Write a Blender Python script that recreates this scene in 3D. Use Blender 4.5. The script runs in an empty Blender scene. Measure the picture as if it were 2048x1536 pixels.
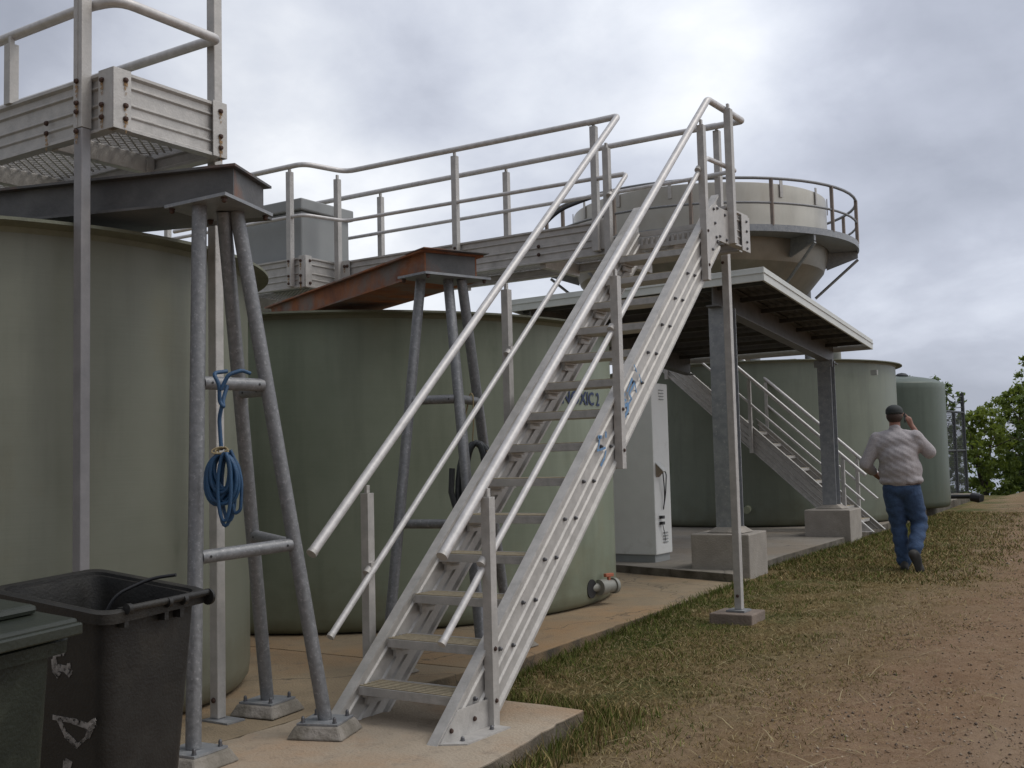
import bpy, bmesh, math, random
import numpy as np
from mathutils import Vector, Matrix
random.seed(7)
rng = np.random.default_rng(7)
R = math.radians
SC = 0.86                      # one build unit = 0.86 m (applied to everything at the end)
scene = bpy.context.scene
COL = scene.collection

# ---------------------------------------------------------------- camera
cd = bpy.data.cameras.new('camera'); cam = bpy.data.objects.new('camera', cd); COL.objects.link(cam)
cd.sensor_width = 36.0; cd.lens = 36.0 * 2190 / 2048; cd.clip_start = 0.05; cd.clip_end = 20000
YAW, PITCH, ROLL = R(33.05), R(4.05), R(-1.415)
fw = Vector((-math.sin(YAW) * math.cos(PITCH), math.cos(YAW) * math.cos(PITCH), math.sin(PITCH)))
r0 = Vector((math.cos(YAW), math.sin(YAW), 0)); u0 = r0.cross(fw)
rr = r0 * math.cos(ROLL) + u0 * math.sin(ROLL); uu = u0 * math.cos(ROLL) - r0 * math.sin(ROLL)
M = Matrix((rr, uu, -fw)).transposed().to_4x4()
M.translation = Vector((0, 0, 1.5 * SC))
cam.matrix_world = M
scene.camera = cam

# ---------------------------------------------------------------- light and sky (overcast)
SUN_AZ, SUN_EL = R(-62), R(58)       # azimuth of the sun seen from the place, clockwise from +y is negative here
sd = Vector((math.sin(-SUN_AZ) * math.cos(SUN_EL), math.cos(SUN_AZ) * math.cos(SUN_EL), math.sin(SUN_EL)))
sl = bpy.data.lights.new('sun', 'SUN'); sl.energy = 0.9; sl.angle = R(25); sl.color = (1, .95, .88)
so = bpy.data.objects.new('sun', sl); COL.objects.link(so)
so.rotation_euler = sd.to_track_quat('Z', 'Y').to_euler(); so.location = (0, 0, 30)
scene.view_settings.view_transform = 'Standard'; scene.view_settings.look = 'None'
scene.view_settings.exposure = 0.25; scene.view_settings.gamma = 1.0

W = bpy.data.worlds.new('World'); scene.world = W; W.use_nodes = True
nt = W.node_tree; nt.nodes.clear()
def N(t, typ, **kw):
    n = t.nodes.new(typ)
    for k, v in kw.items():
        if k.startswith('i_'):
            n.inputs[k[2:].replace('_', ' ')].default_value = v
        else: setattr(n, k, v)
    return n
out = N(nt, 'ShaderNodeOutputWorld')
sky = N(nt, 'ShaderNodeTexSky'); sky.sky_type = 'NISHITA'; sky.sun_disc = False
sky.sun_elevation = SUN_EL; sky.sun_rotation = -SUN_AZ
bg1 = N(nt, 'ShaderNodeBackground'); bg1.inputs['Strength'].default_value = 0.06
nt.links.new(sky.outputs[0], bg1.inputs[0])
geo = N(nt, 'ShaderNodeTexCoord')
def vm(t, op, a, b=None):
    n = N(t, 'ShaderNodeVectorMath', operation=op)
    for i, v in enumerate((a, b)):
        if v is None: continue
        if isinstance(v, (tuple, list, Vector)): n.inputs[i].default_value = tuple(v)
        else: t.links.new(v, n.inputs[i])
    return n
def mt(t, op, a, b=None, c=None, clamp=False):
    n = N(t, 'ShaderNodeMath', operation=op); n.use_clamp = clamp
    for i, v in enumerate((a, b, c)):
        if v is None: continue
        if isinstance(v, (int, float)): n.inputs[i].default_value = v
        else: t.links.new(v, n.inputs[i])
    return n.outputs[0]
D = vm(nt, 'NORMALIZE', geo.outputs['Generated']).outputs[0]
sep = N(nt, 'ShaderNodeSeparateXYZ'); nt.links.new(D, sep.inputs[0])
zz = mt(nt, 'ADD', mt(nt, 'MAXIMUM', sep.outputs[2], 0.0), 0.42)
comb = N(nt, 'ShaderNodeCombineXYZ')
nt.links.new(mt(nt, 'DIVIDE', sep.outputs[0], zz), comb.inputs[0]); nt.links.new(mt(nt, 'DIVIDE', sep.outputs[1], zz), comb.inputs[1])
n1 = N(nt, 'ShaderNodeTexNoise'); n1.inputs['Scale'].default_value = 2.1; n1.inputs['Detail'].default_value = 6; n1.inputs['Roughness'].default_value = .48; n1.inputs['Distortion'].default_value = .25
shift = vm(nt, 'ADD', comb.outputs[0], (3.7, 1.3, 0)).outputs[0]
nt.links.new(shift, n1.inputs['Vector'])
n2 = N(nt, 'ShaderNodeTexNoise'); n2.inputs['Scale'].default_value = 6.0; n2.inputs['Detail'].default_value = 6; n2.inputs['Roughness'].default_value = .6; n2.inputs['Distortion'].default_value = .2
nt.links.new(comb.outputs[0], n2.inputs['Vector'])
val = mt(nt, 'ADD', mt(nt, 'MULTIPLY', mt(nt, 'SUBTRACT', n1.outputs['Fac'], .5), 1.45), mt(nt, 'MULTIPLY', mt(nt, 'SUBTRACT', n2.outputs['Fac'], .5), .42))
def sdir(px, py): return (rr * (px - 1024) / 2190 + uu * (768 - py) / 2190 + fw).normalized()
LOBES = [(sdir(470, 190), 110, .20), (sdir(1400, 110), 160, .16), (sdir(1860, 190), 300, .12), (sdir(1500, 560), 120, .08), (sdir(1420, 330), 120, .10), (sdir(900, 430), 25, .10), (sdir(60, 40), 60, -.22), (sdir(2100, 780), 16, -.40), (sdir(1800, 230), 90, -.16), (sdir(760, 60), 110, -.12), (sdir(1640, 370), 260, .10), (sdir(1950, 60), 90, .05),
         (Vector((.85, .30, .5)).normalized(), 2.5, .40)]
for d, pw, amp in LOBES:
    dt = vm(nt, 'DOT_PRODUCT', D, d).outputs['Value']
    val = mt(nt, 'ADD', val, mt(nt, 'MULTIPLY', mt(nt, 'POWER', mt(nt, 'MAXIMUM', dt, 0.0), pw), amp))
val = mt(nt, 'ADD', val, .57)
cr = N(nt, 'ShaderNodeValToRGB'); nt.links.new(val, cr.inputs[0])
els = cr.color_ramp.elements
els[0].position = 0.12; els[0].color = (.265, .285, .34, 1)
els[1].position = 1.0; els[1].color = (.73, .745, .77, 1)
for p, c in ((.36, (.34, .362, .425, 1)), (.52, (.425, .45, .515, 1)), (.68, (.515, .54, .595, 1)), (.84, (.615, .635, .675, 1))):
    e = els.new(p); e.color = c
# the half of the dome below the horizon is dim
low = mt(nt, 'MULTIPLY_ADD', sep.outputs[2], 6.0, 1.0, clamp=True)
bg2 = N(nt, 'ShaderNodeBackground'); nt.links.new(cr.outputs[0], bg2.inputs[0])
back = vm(nt, 'DOT_PRODUCT', D, Vector((.25, .80, .55)).normalized()).outputs['Value']
fac = mt(nt, 'MULTIPLY_ADD', mt(nt, 'MULTIPLY_ADD', back, .5, .5, clamp=True), 1.05, .30)   # unseen sky behind camera dimmed to darken camera-facing sides, brighter ahead
nt.links.new(mt(nt, 'MULTIPLY', low, mt(nt, 'MULTIPLY', fac, 1.12)), bg2.inputs[1])
mixs = N(nt, 'ShaderNodeMixShader'); mixs.inputs[0].default_value = .93
nt.links.new(bg1.outputs[0], mixs.inputs[1]); nt.links.new(bg2.outputs[0], mixs.inputs[2]); nt.links.new(mixs.outputs[0], out.inputs[0])

# ---------------------------------------------------------------- materials
def mat(name, c1, c2=None, scale=8, rough=.6, metal=0, bump=0, bscale=60, c3=None, s3=2, p3=(.5, .7), detail=5, stretch=(1, 1, 1), spec=.5, rvar=.1):
    m = bpy.data.materials.new(name); m.use_nodes = True; t = m.node_tree
    b = t.nodes['Principled BSDF']; b.inputs['Roughness'].default_value = rough; b.inputs['Metallic'].default_value = metal
    b.inputs['Specular IOR Level'].default_value = spec
    tc = N(t, 'ShaderNodeTexCoord'); mp = N(t, 'ShaderNodeMapping'); mp.inputs['Scale'].default_value = stretch
    t.links.new(tc.outputs['Object'], mp.inputs[0])
    if c2 is None: c2 = tuple(x * .82 for x in c1)
    n = N(t, 'ShaderNodeTexNoise'); n.inputs['Scale'].default_value = scale; n.inputs['Detail'].default_value = detail; n.inputs['Roughness'].default_value = .62
    t.links.new(mp.outputs[0], n.inputs['Vector'])
    cr = N(t, 'ShaderNodeValToRGB'); e = cr.color_ramp.elements
    e[0].position = .33; e[0].color = (*c2, 1); e[1].position = .67; e[1].color = (*c1, 1)
    t.links.new(n.outputs['Fac'], cr.inputs[0]); colr = cr.outputs[0]
    if c3:
        n3 = N(t, 'ShaderNodeTexNoise'); n3.inputs['Scale'].default_value = s3; n3.inputs['Detail'].default_value = 7; n3.inputs['Roughness'].default_value = .65
        t.links.new(mp.outputs[0], n3.inputs['Vector'])
        mr = N(t, 'ShaderNodeMapRange'); mr.inputs[1].default_value = p3[0]; mr.inputs[2].default_value = p3[1]
        t.links.new(n3.outputs['Fac'], mr.inputs[0])
        mx = N(t, 'ShaderNodeMixRGB'); t.links.new(mr.outputs[0], mx.inputs[0]); t.links.new(colr, mx.inputs[1]); mx.inputs[2].default_value = (*c3, 1)
        colr = mx.outputs[0]
    t.links.new(colr, b.inputs['Base Color'])
    rr_ = mt(t, 'MULTIPLY_ADD', n.outputs['Fac'], rvar * 2, rough - rvar, clamp=True)
    t.links.new(rr_, b.inputs['Roughness'])
    if bump:
        nb = N(t, 'ShaderNodeTexNoise'); nb.inputs['Scale'].default_value = bscale; nb.inputs['Detail'].default_value = 4
        t.links.new(mp.outputs[0], nb.inputs['Vector'])
        bp = N(t, 'ShaderNodeBump'); bp.inputs['Strength'].default_value = bump; bp.inputs['Distance'].default_value = .02
        t.links.new(nb.outputs['Fac'], bp.inputs['Height']); t.links.new(bp.outputs[0], b.inputs['Normal'])
    return m
ALU = mat('aluminium', (.52, .50, .475), (.41, .395, .375), 14, .55, .4, .12, 90, c3=(.30, .29, .27), s3=5, p3=(.56, .78))
GRIP = mat('gritty_tread_nosing', (.42, .36, .25), (.30, .255, .18), 30, .8, .2, .3, 80)
RAILM = mat('aluminium_tube', (.62, .60, .59), (.48, .465, .455), 22, .5, .35, .06, 120, c3=(.25, .23, .22), s3=26, p3=(.66, .74))
GALV = mat('galvanised_steel', (.24, .243, .25), (.165, .168, .175), 34, .5, .4, .1, 70, c3=(.36, .36, .365), s3=55, p3=(.55, .72), rvar=.15)
GALVC = mat('galvanised_column', (.30, .31, .32), (.21, .22, .24), 12, .5, .35, .08, 60, c3=(.38, .38, .38), s3=30, p3=(.56, .7))
POSTM = mat('dull_post', (.30, .29, .295), (.24, .235, .24), 10, .55, .3, .06, 60)
RAFT = mat('shaded_rafter', (.15, .145, .14), (.10, .098, .095), 10, .55, .3, .06, 60)  # darker than the columns: shade under the roof put into the colour
BEAM = mat('weathered_beam', (.14, .137, .135), (.075, .074, .074), 5, .55, .3, .1, 60, c3=(.24, .10, .05), s3=.9, p3=(.52, .66))
RUST = mat('rusty_beam', (.36, .13, .045), (.16, .058, .03), 5, .8, .1, .2, 80, c3=(.20, .17, .15), s3=1.6, p3=(.50, .66))
def frp(name, c1, c2, stain):
    m = mat(name, c1, c2, 2.2, .45, 0, .25, 1.0, c3=stain, s3=1.3, p3=(.58, .82), spec=.4)
    t = m.node_tree; b = t.nodes['Principled BSDF']
    tc = N(t, 'ShaderNodeTexCoord'); mp = N(t, 'ShaderNodeMapping'); mp.inputs['Scale'].default_value = (1.2, 1.2, 60)
    t.links.new(tc.outputs['Object'], mp.inputs[0])
    n = N(t, 'ShaderNodeTexNoise'); n.inputs['Scale'].default_value = 1.6; n.inputs['Detail'].default_value = 6
    t.links.new(mp.outputs[0], n.inputs['Vector'])
    bp = N(t, 'ShaderNodeBump'); bp.inputs['Strength'].default_value = .06; bp.inputs['Distance'].default_value = .01
    t.links.new(n.outputs['Fac'], bp.inputs['Height']); t.links.new(bp.outputs[0], b.inputs['Normal'])
    # drip streaks down the wall
    mp2 = N(t, 'ShaderNodeMapping'); mp2.inputs['Scale'].default_value = (3.2, 3.2, .35); t.links.new(tc.outputs['Object'], mp2.inputs[0])
    n2 = N(t, 'ShaderNodeTexNoise'); n2.inputs['Scale'].default_value = 1.5; n2.inputs['Detail'].default_value = 5; n2.inputs['Roughness'].default_value = .6
    t.links.new(mp2.outputs[0], n2.inputs['Vector'])
    mr = N(t, 'ShaderNodeMapRange'); mr.inputs[1].default_value = .48; mr.inputs[2].default_value = .72; mr.inputs[4].default_value = .5
    t.links.new(n2.outputs['Fac'], mr.inputs[0])
    old = b.inputs['Base Color'].links[0].from_socket
    mx = N(t, 'ShaderNodeMixRGB'); t.links.new(mr.outputs[0], mx.inputs[0]); t.links.new(old, mx.inputs[1]); mx.inputs[2].default_value = (*[x * .62 for x in c2], 1)
    # fine horizontal winding lines
    mr2 = N(t, 'ShaderNodeMapRange'); mr2.inputs[1].default_value = .35; mr2.inputs[2].default_value = .7; mr2.inputs[4].default_value = .13
    t.links.new(n.outputs['Fac'], mr2.inputs[0])
    mx2 = N(t, 'ShaderNodeMixRGB'); t.links.new(mr2.outputs[0], mx2.inputs[0]); t.links.new(mx.outputs[0], mx2.inputs[1]); mx2.inputs[2].default_value = (*[x * 1.12 for x in c1], 1)
    # ragged olive-brown darkening towards the foot of the wall
    sp = N(t, 'ShaderNodeSeparateXYZ'); t.links.new(tc.outputs['Object'], sp.inputs[0])
    n6 = N(t, 'ShaderNodeTexNoise'); n6.inputs['Scale'].default_value = 2.4; n6.inputs['Detail'].default_value = 7; n6.inputs['Roughness'].default_value = .65; t.links.new(tc.outputs['Object'], n6.inputs['Vector'])
    h_ = mt(t, 'ADD', sp.outputs[2], mt(t, 'MULTIPLY', mt(t, 'SUBTRACT', n6.outputs['Fac'], .5), 1.3))
    mr3 = N(t, 'ShaderNodeMapRange'); mr3.inputs[1].default_value = .45; mr3.inputs[2].default_value = -.15; mr3.inputs[4].default_value = .6; t.links.new(h_, mr3.inputs[0])
    mx3 = N(t, 'ShaderNodeMixRGB'); t.links.new(mr3.outputs[0], mx3.inputs[0]); t.links.new(mx2.outputs[0], mx3.inputs[1]); mx3.inputs[2].default_value = (.10, .085, .045, 1)
    # a few green smears
    mp4 = N(t, 'ShaderNodeMapping'); mp4.inputs['Scale'].default_value = (3.0, 3.0, 1.2); t.links.new(tc.outputs['Object'], mp4.inputs[0])
    n7 = N(t, 'ShaderNodeTexNoise'); n7.inputs['Scale'].default_value = 1.1; n7.inputs['Detail'].default_value = 3; t.links.new(mp4.outputs[0], n7.inputs['Vector'])
    mr4 = N(t, 'ShaderNodeMapRange'); mr4.inputs[1].default_value = .68; mr4.inputs[2].default_value = .78; mr4.inputs[4].default_value = .55; t.links.new(n7.outputs['Fac'], mr4.inputs[0])
    mx4 = N(t, 'ShaderNodeMixRGB'); t.links.new(mr4.outputs[0], mx4.inputs[0]); t.links.new(mx3.outputs[0], mx4.inputs[1]); mx4.inputs[2].default_value = (.075, .10, .055, 1)
    t.links.new(mx4.outputs[0], b.inputs['Base Color'])
    return m
FRP = frp('fibreglass_green', (.20, .208, .165), (.172, .180, .140), (.18, .172, .12))
FRPB = frp('fibreglass_tank_green', (.235, .265, .20), (.20, .23, .168), (.22, .215, .14))
FRP2 = frp('fibreglass_sage', (.18, .202, .158), (.15, .17, .132), (.155, .165, .12))
FRP4 = frp('fibreglass_dark', (.10, .128, .102), (.085, .11, .088), (.09, .105, .08))
RIM = mat('rim_fibreglass', (.20, .21, .15), (.15, .155, .115), 6, .6, 0, .2, 50, c3=(.09, .085, .06), s3=3, p3=(.5, .75))
WHITE = mat('white_powder_coat', (.74, .74, .72), (.68, .68, .66), 3, .45, 0, .03, 60, c3=(.38, .35, .3), s3=2, p3=(.6, .85))
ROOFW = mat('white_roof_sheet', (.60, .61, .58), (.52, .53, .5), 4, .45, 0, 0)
UNDER = mat('shaded_purlin', (.09, .085, .075), (.06, .057, .05), 6, .6, .3, .05)  # purlin colour lowered to carry the shade below the roof
UNDERD = mat('shaded_sheet_metal', (.055, .05, .045), (.035, .032, .03), 6, .6, .3, .05)  # grey sheet painted near black for underside shade; weir reuses it
STAIN = mat('stainless_steel', (.52, .49, .43), (.42, .395, .345), 1.6, .42, .85, .05, 30, c3=(.30, .26, .2), s3=.8, p3=(.52, .75), stretch=(1, 1, .4))
CONC = mat('concrete', (.36, .325, .285), (.26, .235, .205), 3, .9, 0, .35, 60, c3=(.20, .18, .15), s3=1.4, p3=(.54, .74))
GROUT = mat('mossy_grout', (.26, .235, .20), (.14, .125, .10), 7, .95, 0, .5, 40, c3=(.34, .31, .28), s3=4, p3=(.52, .7))
def slabmat(name, base, dark, ochre):
    m = mat(name, base, dark, 1.6, .9, 0, .35, 70, c3=ochre, s3=.7, p3=(.45, .72))
    t = m.node_tree; b = t.nodes['Principled BSDF']; old = b.inputs['Base Color'].links[0].from_socket
    tc = N(t, 'ShaderNodeTexCoord')
    n = N(t, 'ShaderNodeTexNoise'); n.inputs['Scale'].default_value = 9; n.inputs['Detail'].default_value = 8; n.inputs['Roughness'].default_value = .75
    t.links.new(tc.outputs['Object'], n.inputs['Vector'])
    mr = N(t, 'ShaderNodeMapRange'); mr.inputs[1].default_value = .53; mr.inputs[2].default_value = .74; mr.inputs[4].default_value = .6
    t.links.new(n.outputs['Fac'], mr.inputs[0])
    mx = N(t, 'ShaderNodeMixRGB'); t.links.new(mr.outputs[0], mx.inputs[0]); t.links.new(old, mx.inputs[1]); mx.inputs[2].default_value = (.10, .085, .07, 1)
    vo = N(t, 'ShaderNodeTexVoronoi'); vo.feature = 'DISTANCE_TO_EDGE'; vo.inputs['Scale'].default_value = .42
    nw = N(t, 'ShaderNodeTexNoise'); nw.inputs['Scale'].default_value = 2.2; nw.inputs['Detail'].default_value = 6; t.links.new(tc.outputs['Object'], nw.inputs['Vector'])
    t.links.new(vm(t, 'ADD', tc.outputs['Object'], vm(t, 'SCALE', nw.outputs['Color']).outputs[0]).outputs[0], vo.inputs['Vector'])
    [n_ for n_ in t.nodes if n_.type == 'VECT_MATH' and n_.operation == 'SCALE'][0].inputs['Scale'].default_value = .55
    mrc = N(t, 'ShaderNodeMapRange'); mrc.inputs[1].default_value = .0; mrc.inputs[2].default_value = .0045; mrc.inputs[3].default_value = .75; mrc.inputs[4].default_value = 0.0; t.links.new(vo.outputs['Distance'], mrc.inputs[0])
    mxc = N(t, 'ShaderNodeMixRGB'); t.links.new(mrc.outputs[0], mxc.inputs[0]); t.links.new(mx.outputs[0], mxc.inputs[1]); mxc.inputs[2].default_value = (.05, .042, .032, 1); mx = mxc
    # mossy dark band on the vertical faces of the slab
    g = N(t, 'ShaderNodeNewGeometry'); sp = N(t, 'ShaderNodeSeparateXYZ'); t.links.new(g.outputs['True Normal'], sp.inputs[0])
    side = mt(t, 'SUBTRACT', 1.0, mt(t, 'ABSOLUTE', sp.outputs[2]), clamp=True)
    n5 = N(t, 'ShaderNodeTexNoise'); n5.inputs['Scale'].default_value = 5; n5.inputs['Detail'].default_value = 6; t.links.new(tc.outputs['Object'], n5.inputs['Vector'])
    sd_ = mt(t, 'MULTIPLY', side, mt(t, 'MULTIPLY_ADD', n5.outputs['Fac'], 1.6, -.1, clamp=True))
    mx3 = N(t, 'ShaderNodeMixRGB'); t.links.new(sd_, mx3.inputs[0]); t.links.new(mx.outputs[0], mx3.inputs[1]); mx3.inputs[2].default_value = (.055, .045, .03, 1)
    t.links.new(mx3.outputs[0], b.inputs['Base Color'])
    return m
SLAB = slabmat('stained_concrete', (.29, .225, .145), (.205, .158, .10), (.32, .19, .088))
SLAB3 = slabmat('grey_concrete', (.25, .225, .19), (.185, .165, .138), (.22, .175, .125))
PADM = slabmat('pale_pad_concrete', (.38, .315, .24), (.30, .245, .18), (.36, .205, .10))
BINB = mat('black_bin_plastic', (.022, .021, .019), (.014, .013, .012), 9, .5, 0, .15, 90, c3=(.038, .034, .028), s3=4, p3=(.52, .8), spec=.35)
BING = mat('green_bin_plastic', (.018, .023, .015), (.012, .016, .011), 9, .5, 0, .15, 90, c3=(.045, .052, .037), s3=4, p3=(.52, .8), spec=.35)
BINL = mat('green_lid_plastic', (.024, .029, .020), (.017, .021, .015), 7, .42, 0, .08, 60, spec=.45)
WPAINT = mat('scuffed_white_paint', (.36, .34, .32), (.07, .065, .06), 22, .85)
BPAINT = mat('blue_marker_paint', (.10, .22, .42), (.16, .30, .48), 30, .6)
LETTER = mat('dark_blue_vinyl', (.02, .035, .10), None, 10, .5)
BLUE = mat('blue_rope', (.018, .075, .165), (.012, .048, .11), 30, .5, 0, .2, 200)
HOSE = mat('grey_hose', (.06, .065, .068), (.04, .045, .05), 20, .45)
TIE = mat('tan_twine', (.35, .28, .16), None, 40, .9)
BLACK = mat('black_rubber', (.015, .015, .017), None, 10, .5)
RUSTB = mat('rusty_bolt', (.10, .055, .04), (.05, .03, .025), 60, .7, .3)
BOLTM = mat('zinc_bolt', (.16, .16, .17), None, 60, .5, .6)
STREAK = mat('rust_streak', (.30, .15, .05), (.40, .27, .13), 50, .8)
def fade(m, s, a, b):
    t = m.node_tree; bs = t.nodes['Principled BSDF']; tc = N(t, 'ShaderNodeTexCoord'); n = N(t, 'ShaderNodeTexNoise'); n.inputs['Scale'].default_value = s; n.inputs['Detail'].default_value = 4
    mp = N(t, 'ShaderNodeMapping'); t.links.new(tc.outputs['Object'], mp.inputs[0]); t.links.new(mp.outputs[0], n.inputs['Vector'])
    mr = N(t, 'ShaderNodeMapRange'); mr.inputs[1].default_value = a; mr.inputs[2].default_value = b; t.links.new(n.outputs['Fac'], mr.inputs[0]); t.links.new(mr.outputs[0], bs.inputs['Alpha'])
fade(STREAK, 60, .42, .66); fade(WPAINT, 55, .36, .5); fade(BPAINT, 45, .26, .42)
LETTER.node_tree.nodes['Principled BSDF'].inputs['Specular IOR Level'].default_value = .3
ORANGE = mat('faded_red_handle', (.42, .13, .07), None, 10, .6)
PVC = mat('grey_pvc', (.26, .26, .23), None, 10, .5)
BOXG = mat('grey_enamel', (.29, .30, .30), (.26, .27, .27), 3, .5)
SHIRT = mat('speckled_shirt', (.42, .395, .40), (.31, .285, .295), 70, .9, 0, .3, 26, c3=(.24, .20, .215), s3=120, p3=(.56, .68))
JEANS = mat('blue_denim', (.045, .085, .17), (.025, .048, .10), 18, .9, 0, .3, 40)
SKIN = mat('skin', (.30, .15, .11), None, 10, .6)
CAP = mat('dark_cap', (.03, .035, .035), None, 10, .8)
HAIR = mat('brown_hair', (.05, .03, .022), None, 30, .8)
LEATHER = mat('brown_leather', (.06, .03, .022), None, 30, .6)
BOOT = mat('dusty_boot', (.05, .048, .045), (.03, .028, .027), 30, .8)
FSTEEL = mat('dark_fence_steel', (.05, .055, .06), None, 10, .6, .3)
BARK = mat('bark', (.12, .10, .08), (.07, .055, .045), 14, .9, 0, .4, 30)
def leafmat(name, a, b):
    m = mat(name, a, b, 1.3, .6, 0, 0); t = m.node_tree; bs = t.nodes['Principled BSDF']
    tr = N(t, 'ShaderNodeBsdfTranslucent'); tr.inputs[0].default_value = (a[0] * 1.6, a[1] * 1.6, a[2], 1); mx = N(t, 'ShaderNodeMixShader'); mx.inputs[0].default_value = .3
    o = t.nodes['Material Output']; t.links.new(bs.outputs[0], mx.inputs[1]); t.links.new(tr.outputs[0], mx.inputs[2]); t.links.new(mx.outputs[0], o.inputs[0])
    return m
LEAF1 = leafmat('leaf_yellow_green', (.20, .25, .05), (.10, .145, .03))
LEAF2 = leafmat('leaf_dark_green', (.13, .18, .05), (.065, .105, .03))
def attrmat(name, rough=.9):
    m = bpy.data.materials.new(name); m.use_nodes = True; t = m.node_tree; b = t.nodes['Principled BSDF']
    a = N(t, 'ShaderNodeVertexColor'); a.layer_name = 'tint'; t.links.new(a.outputs[0], b.inputs['Base Color']); b.inputs['Roughness'].default_value = rough
    b.inputs['Specular IOR Level'].default_value = .2
    return m

# ---------------------------------------------------------------- mesh helpers
XF = [Matrix.Identity(4)]
def V(*a): return Vector(a if len(a) > 1 else a[0])
class MB:
    def __init__(s): s.v = []; s.f = []
    def add(s, vs, fs):
        o = len(s.v); s.v += [tuple(v) for v in vs]; s.f += [tuple(i + o for i in f) for f in fs]; return s
    def box(s, lo, hi):
        (a, b, c), (d, e, f) = lo, hi
        return s.add([(a, b, c), (d, b, c), (d, e, c), (a, e, c), (a, b, f), (d, b, f), (d, e, f), (a, e, f)],
                     [(3, 2, 1, 0), (4, 5, 6, 7), (0, 1, 5, 4), (1, 2, 6, 5), (2, 3, 7, 6), (3, 0, 4, 7)])
    def obox(s, c, ax, ay, az):       # centre and three half vectors
        c, ax, ay, az = map(Vector, (c, ax, ay, az)); vs = [c + ax * i + ay * j + az * k for k in (-1, 1) for j in (-1, 1) for i in (-1, 1)]
        return s.add(vs, [(2, 3, 1, 0), (4, 5, 7, 6), (0, 1, 5, 4), (1, 3, 7, 5), (3, 2, 6, 7), (2, 0, 4, 6)])
    def prism(s, poly, vec):
        n = len(poly); vec = Vector(vec); vs = [Vector(p) for p in poly] + [Vector(p) + vec for p in poly]
        return s.add(vs, [tuple(range(n))[::-1], tuple(range(n, 2 * n))] + [(i, (i + 1) % n, n + (i + 1) % n, n + i) for i in range(n)])
    def lathe(s, prof, c=(0, 0, 0), seg=48, axis='Z', cap=True):
        vs = []
        for (r, z) in prof:
            for k in range(seg):
                a = 2 * math.pi * k / seg; x, y = r * math.cos(a), r * math.sin(a)
                p = (x, y, z) if axis == 'Z' else ((z, x, y) if axis == 'X' else (x, z, -y))
                vs.append((p[0] + c[0], p[1] + c[1], p[2] + c[2]))
        fs = []; n = len(prof)
        for j in range(n - 1):
            for k in range(seg):
                k2 = (k + 1) % seg; fs.append((j * seg + k, j * seg + k2, (j + 1) * seg + k2, (j + 1) * seg + k))
        if cap:
            if prof[0][0] > 1e-6: fs.append(tuple(range(seg))[::-1])
            if prof[-1][0] > 1e-6: fs.append(tuple((n - 1) * seg + k for k in range(seg)))
        return s.add(vs, fs)
    def tube(s, pts, r, seg=12, bend=0, cap=True, closed=False):
        pts = [Vector(p) for p in pts]
        if bend and len(pts) > 2:
            np_ = [pts[0]]
            for i in range(1, len(pts) - 1):
                a, b, c = pts[i - 1], pts[i], pts[i + 1]; d1 = (a - b).normalized(); d2 = (c - b).normalized()
                q = min(bend, (a - b).length * .45, (c - b).length * .45); p1, p2 = b + d1 * q, b + d2 * q
                for k in range(6):
                    t = k / 5; np_.append(p1 * (1 - t) ** 2 + b * 2 * t * (1 - t) + p2 * t * t)
            np_.append(pts[-1]); pts = np_
        n = len(pts); rs = r if isinstance(r, (list, tuple)) else [r] * n
        vs = []; up = None
        for i in range(n):
            if closed: t = (pts[(i + 1) % n] - pts[i - 1]).normalized()
            else: t = (pts[min(i + 1, n - 1)] - pts[max(i - 1, 0)]).normalized()
            if up is None:
                up = Vector((0, 0, 1)) if abs(t.z) < .9 else Vector((0, 1, 0))
            up = (up - t * up.dot(t)).normalized(); sd_ = t.cross(up)
            for k in range(seg):
                a = 2 * math.pi * k / seg; vs.append(pts[i] + up * math.cos(a) * rs[i] + sd_ * math.sin(a) * rs[i])
        fs = []; m = n if closed else n - 1
        for j in range(m):
            j2 = (j + 1) % n
            for k in range(seg):
                k2 = (k + 1) % seg; fs.append((j * seg + k, j2 * seg + k, j2 * seg + k2, j * seg + k2))
        if cap and not closed: fs += [tuple(range(seg)), tuple((n - 1) * seg + k for k in range(seg))[::-1]]
        return s.add(vs, fs)
    def sphere(s, c, r, seg=12, sc=(1, 1, 1)):
        prof = [(max(math.sin(math.pi * i / seg) * r, 1e-5), -math.cos(math.pi * i / seg) * r) for i in range(seg + 1)]
        t = MB().lathe(prof, seg=seg * 2, cap=False)
        return s.add([(v[0] * sc[0] + c[0], v[1] * sc[1] + c[1], v[2] * sc[2] + c[2]) for v in t.v], t.f)

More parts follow.
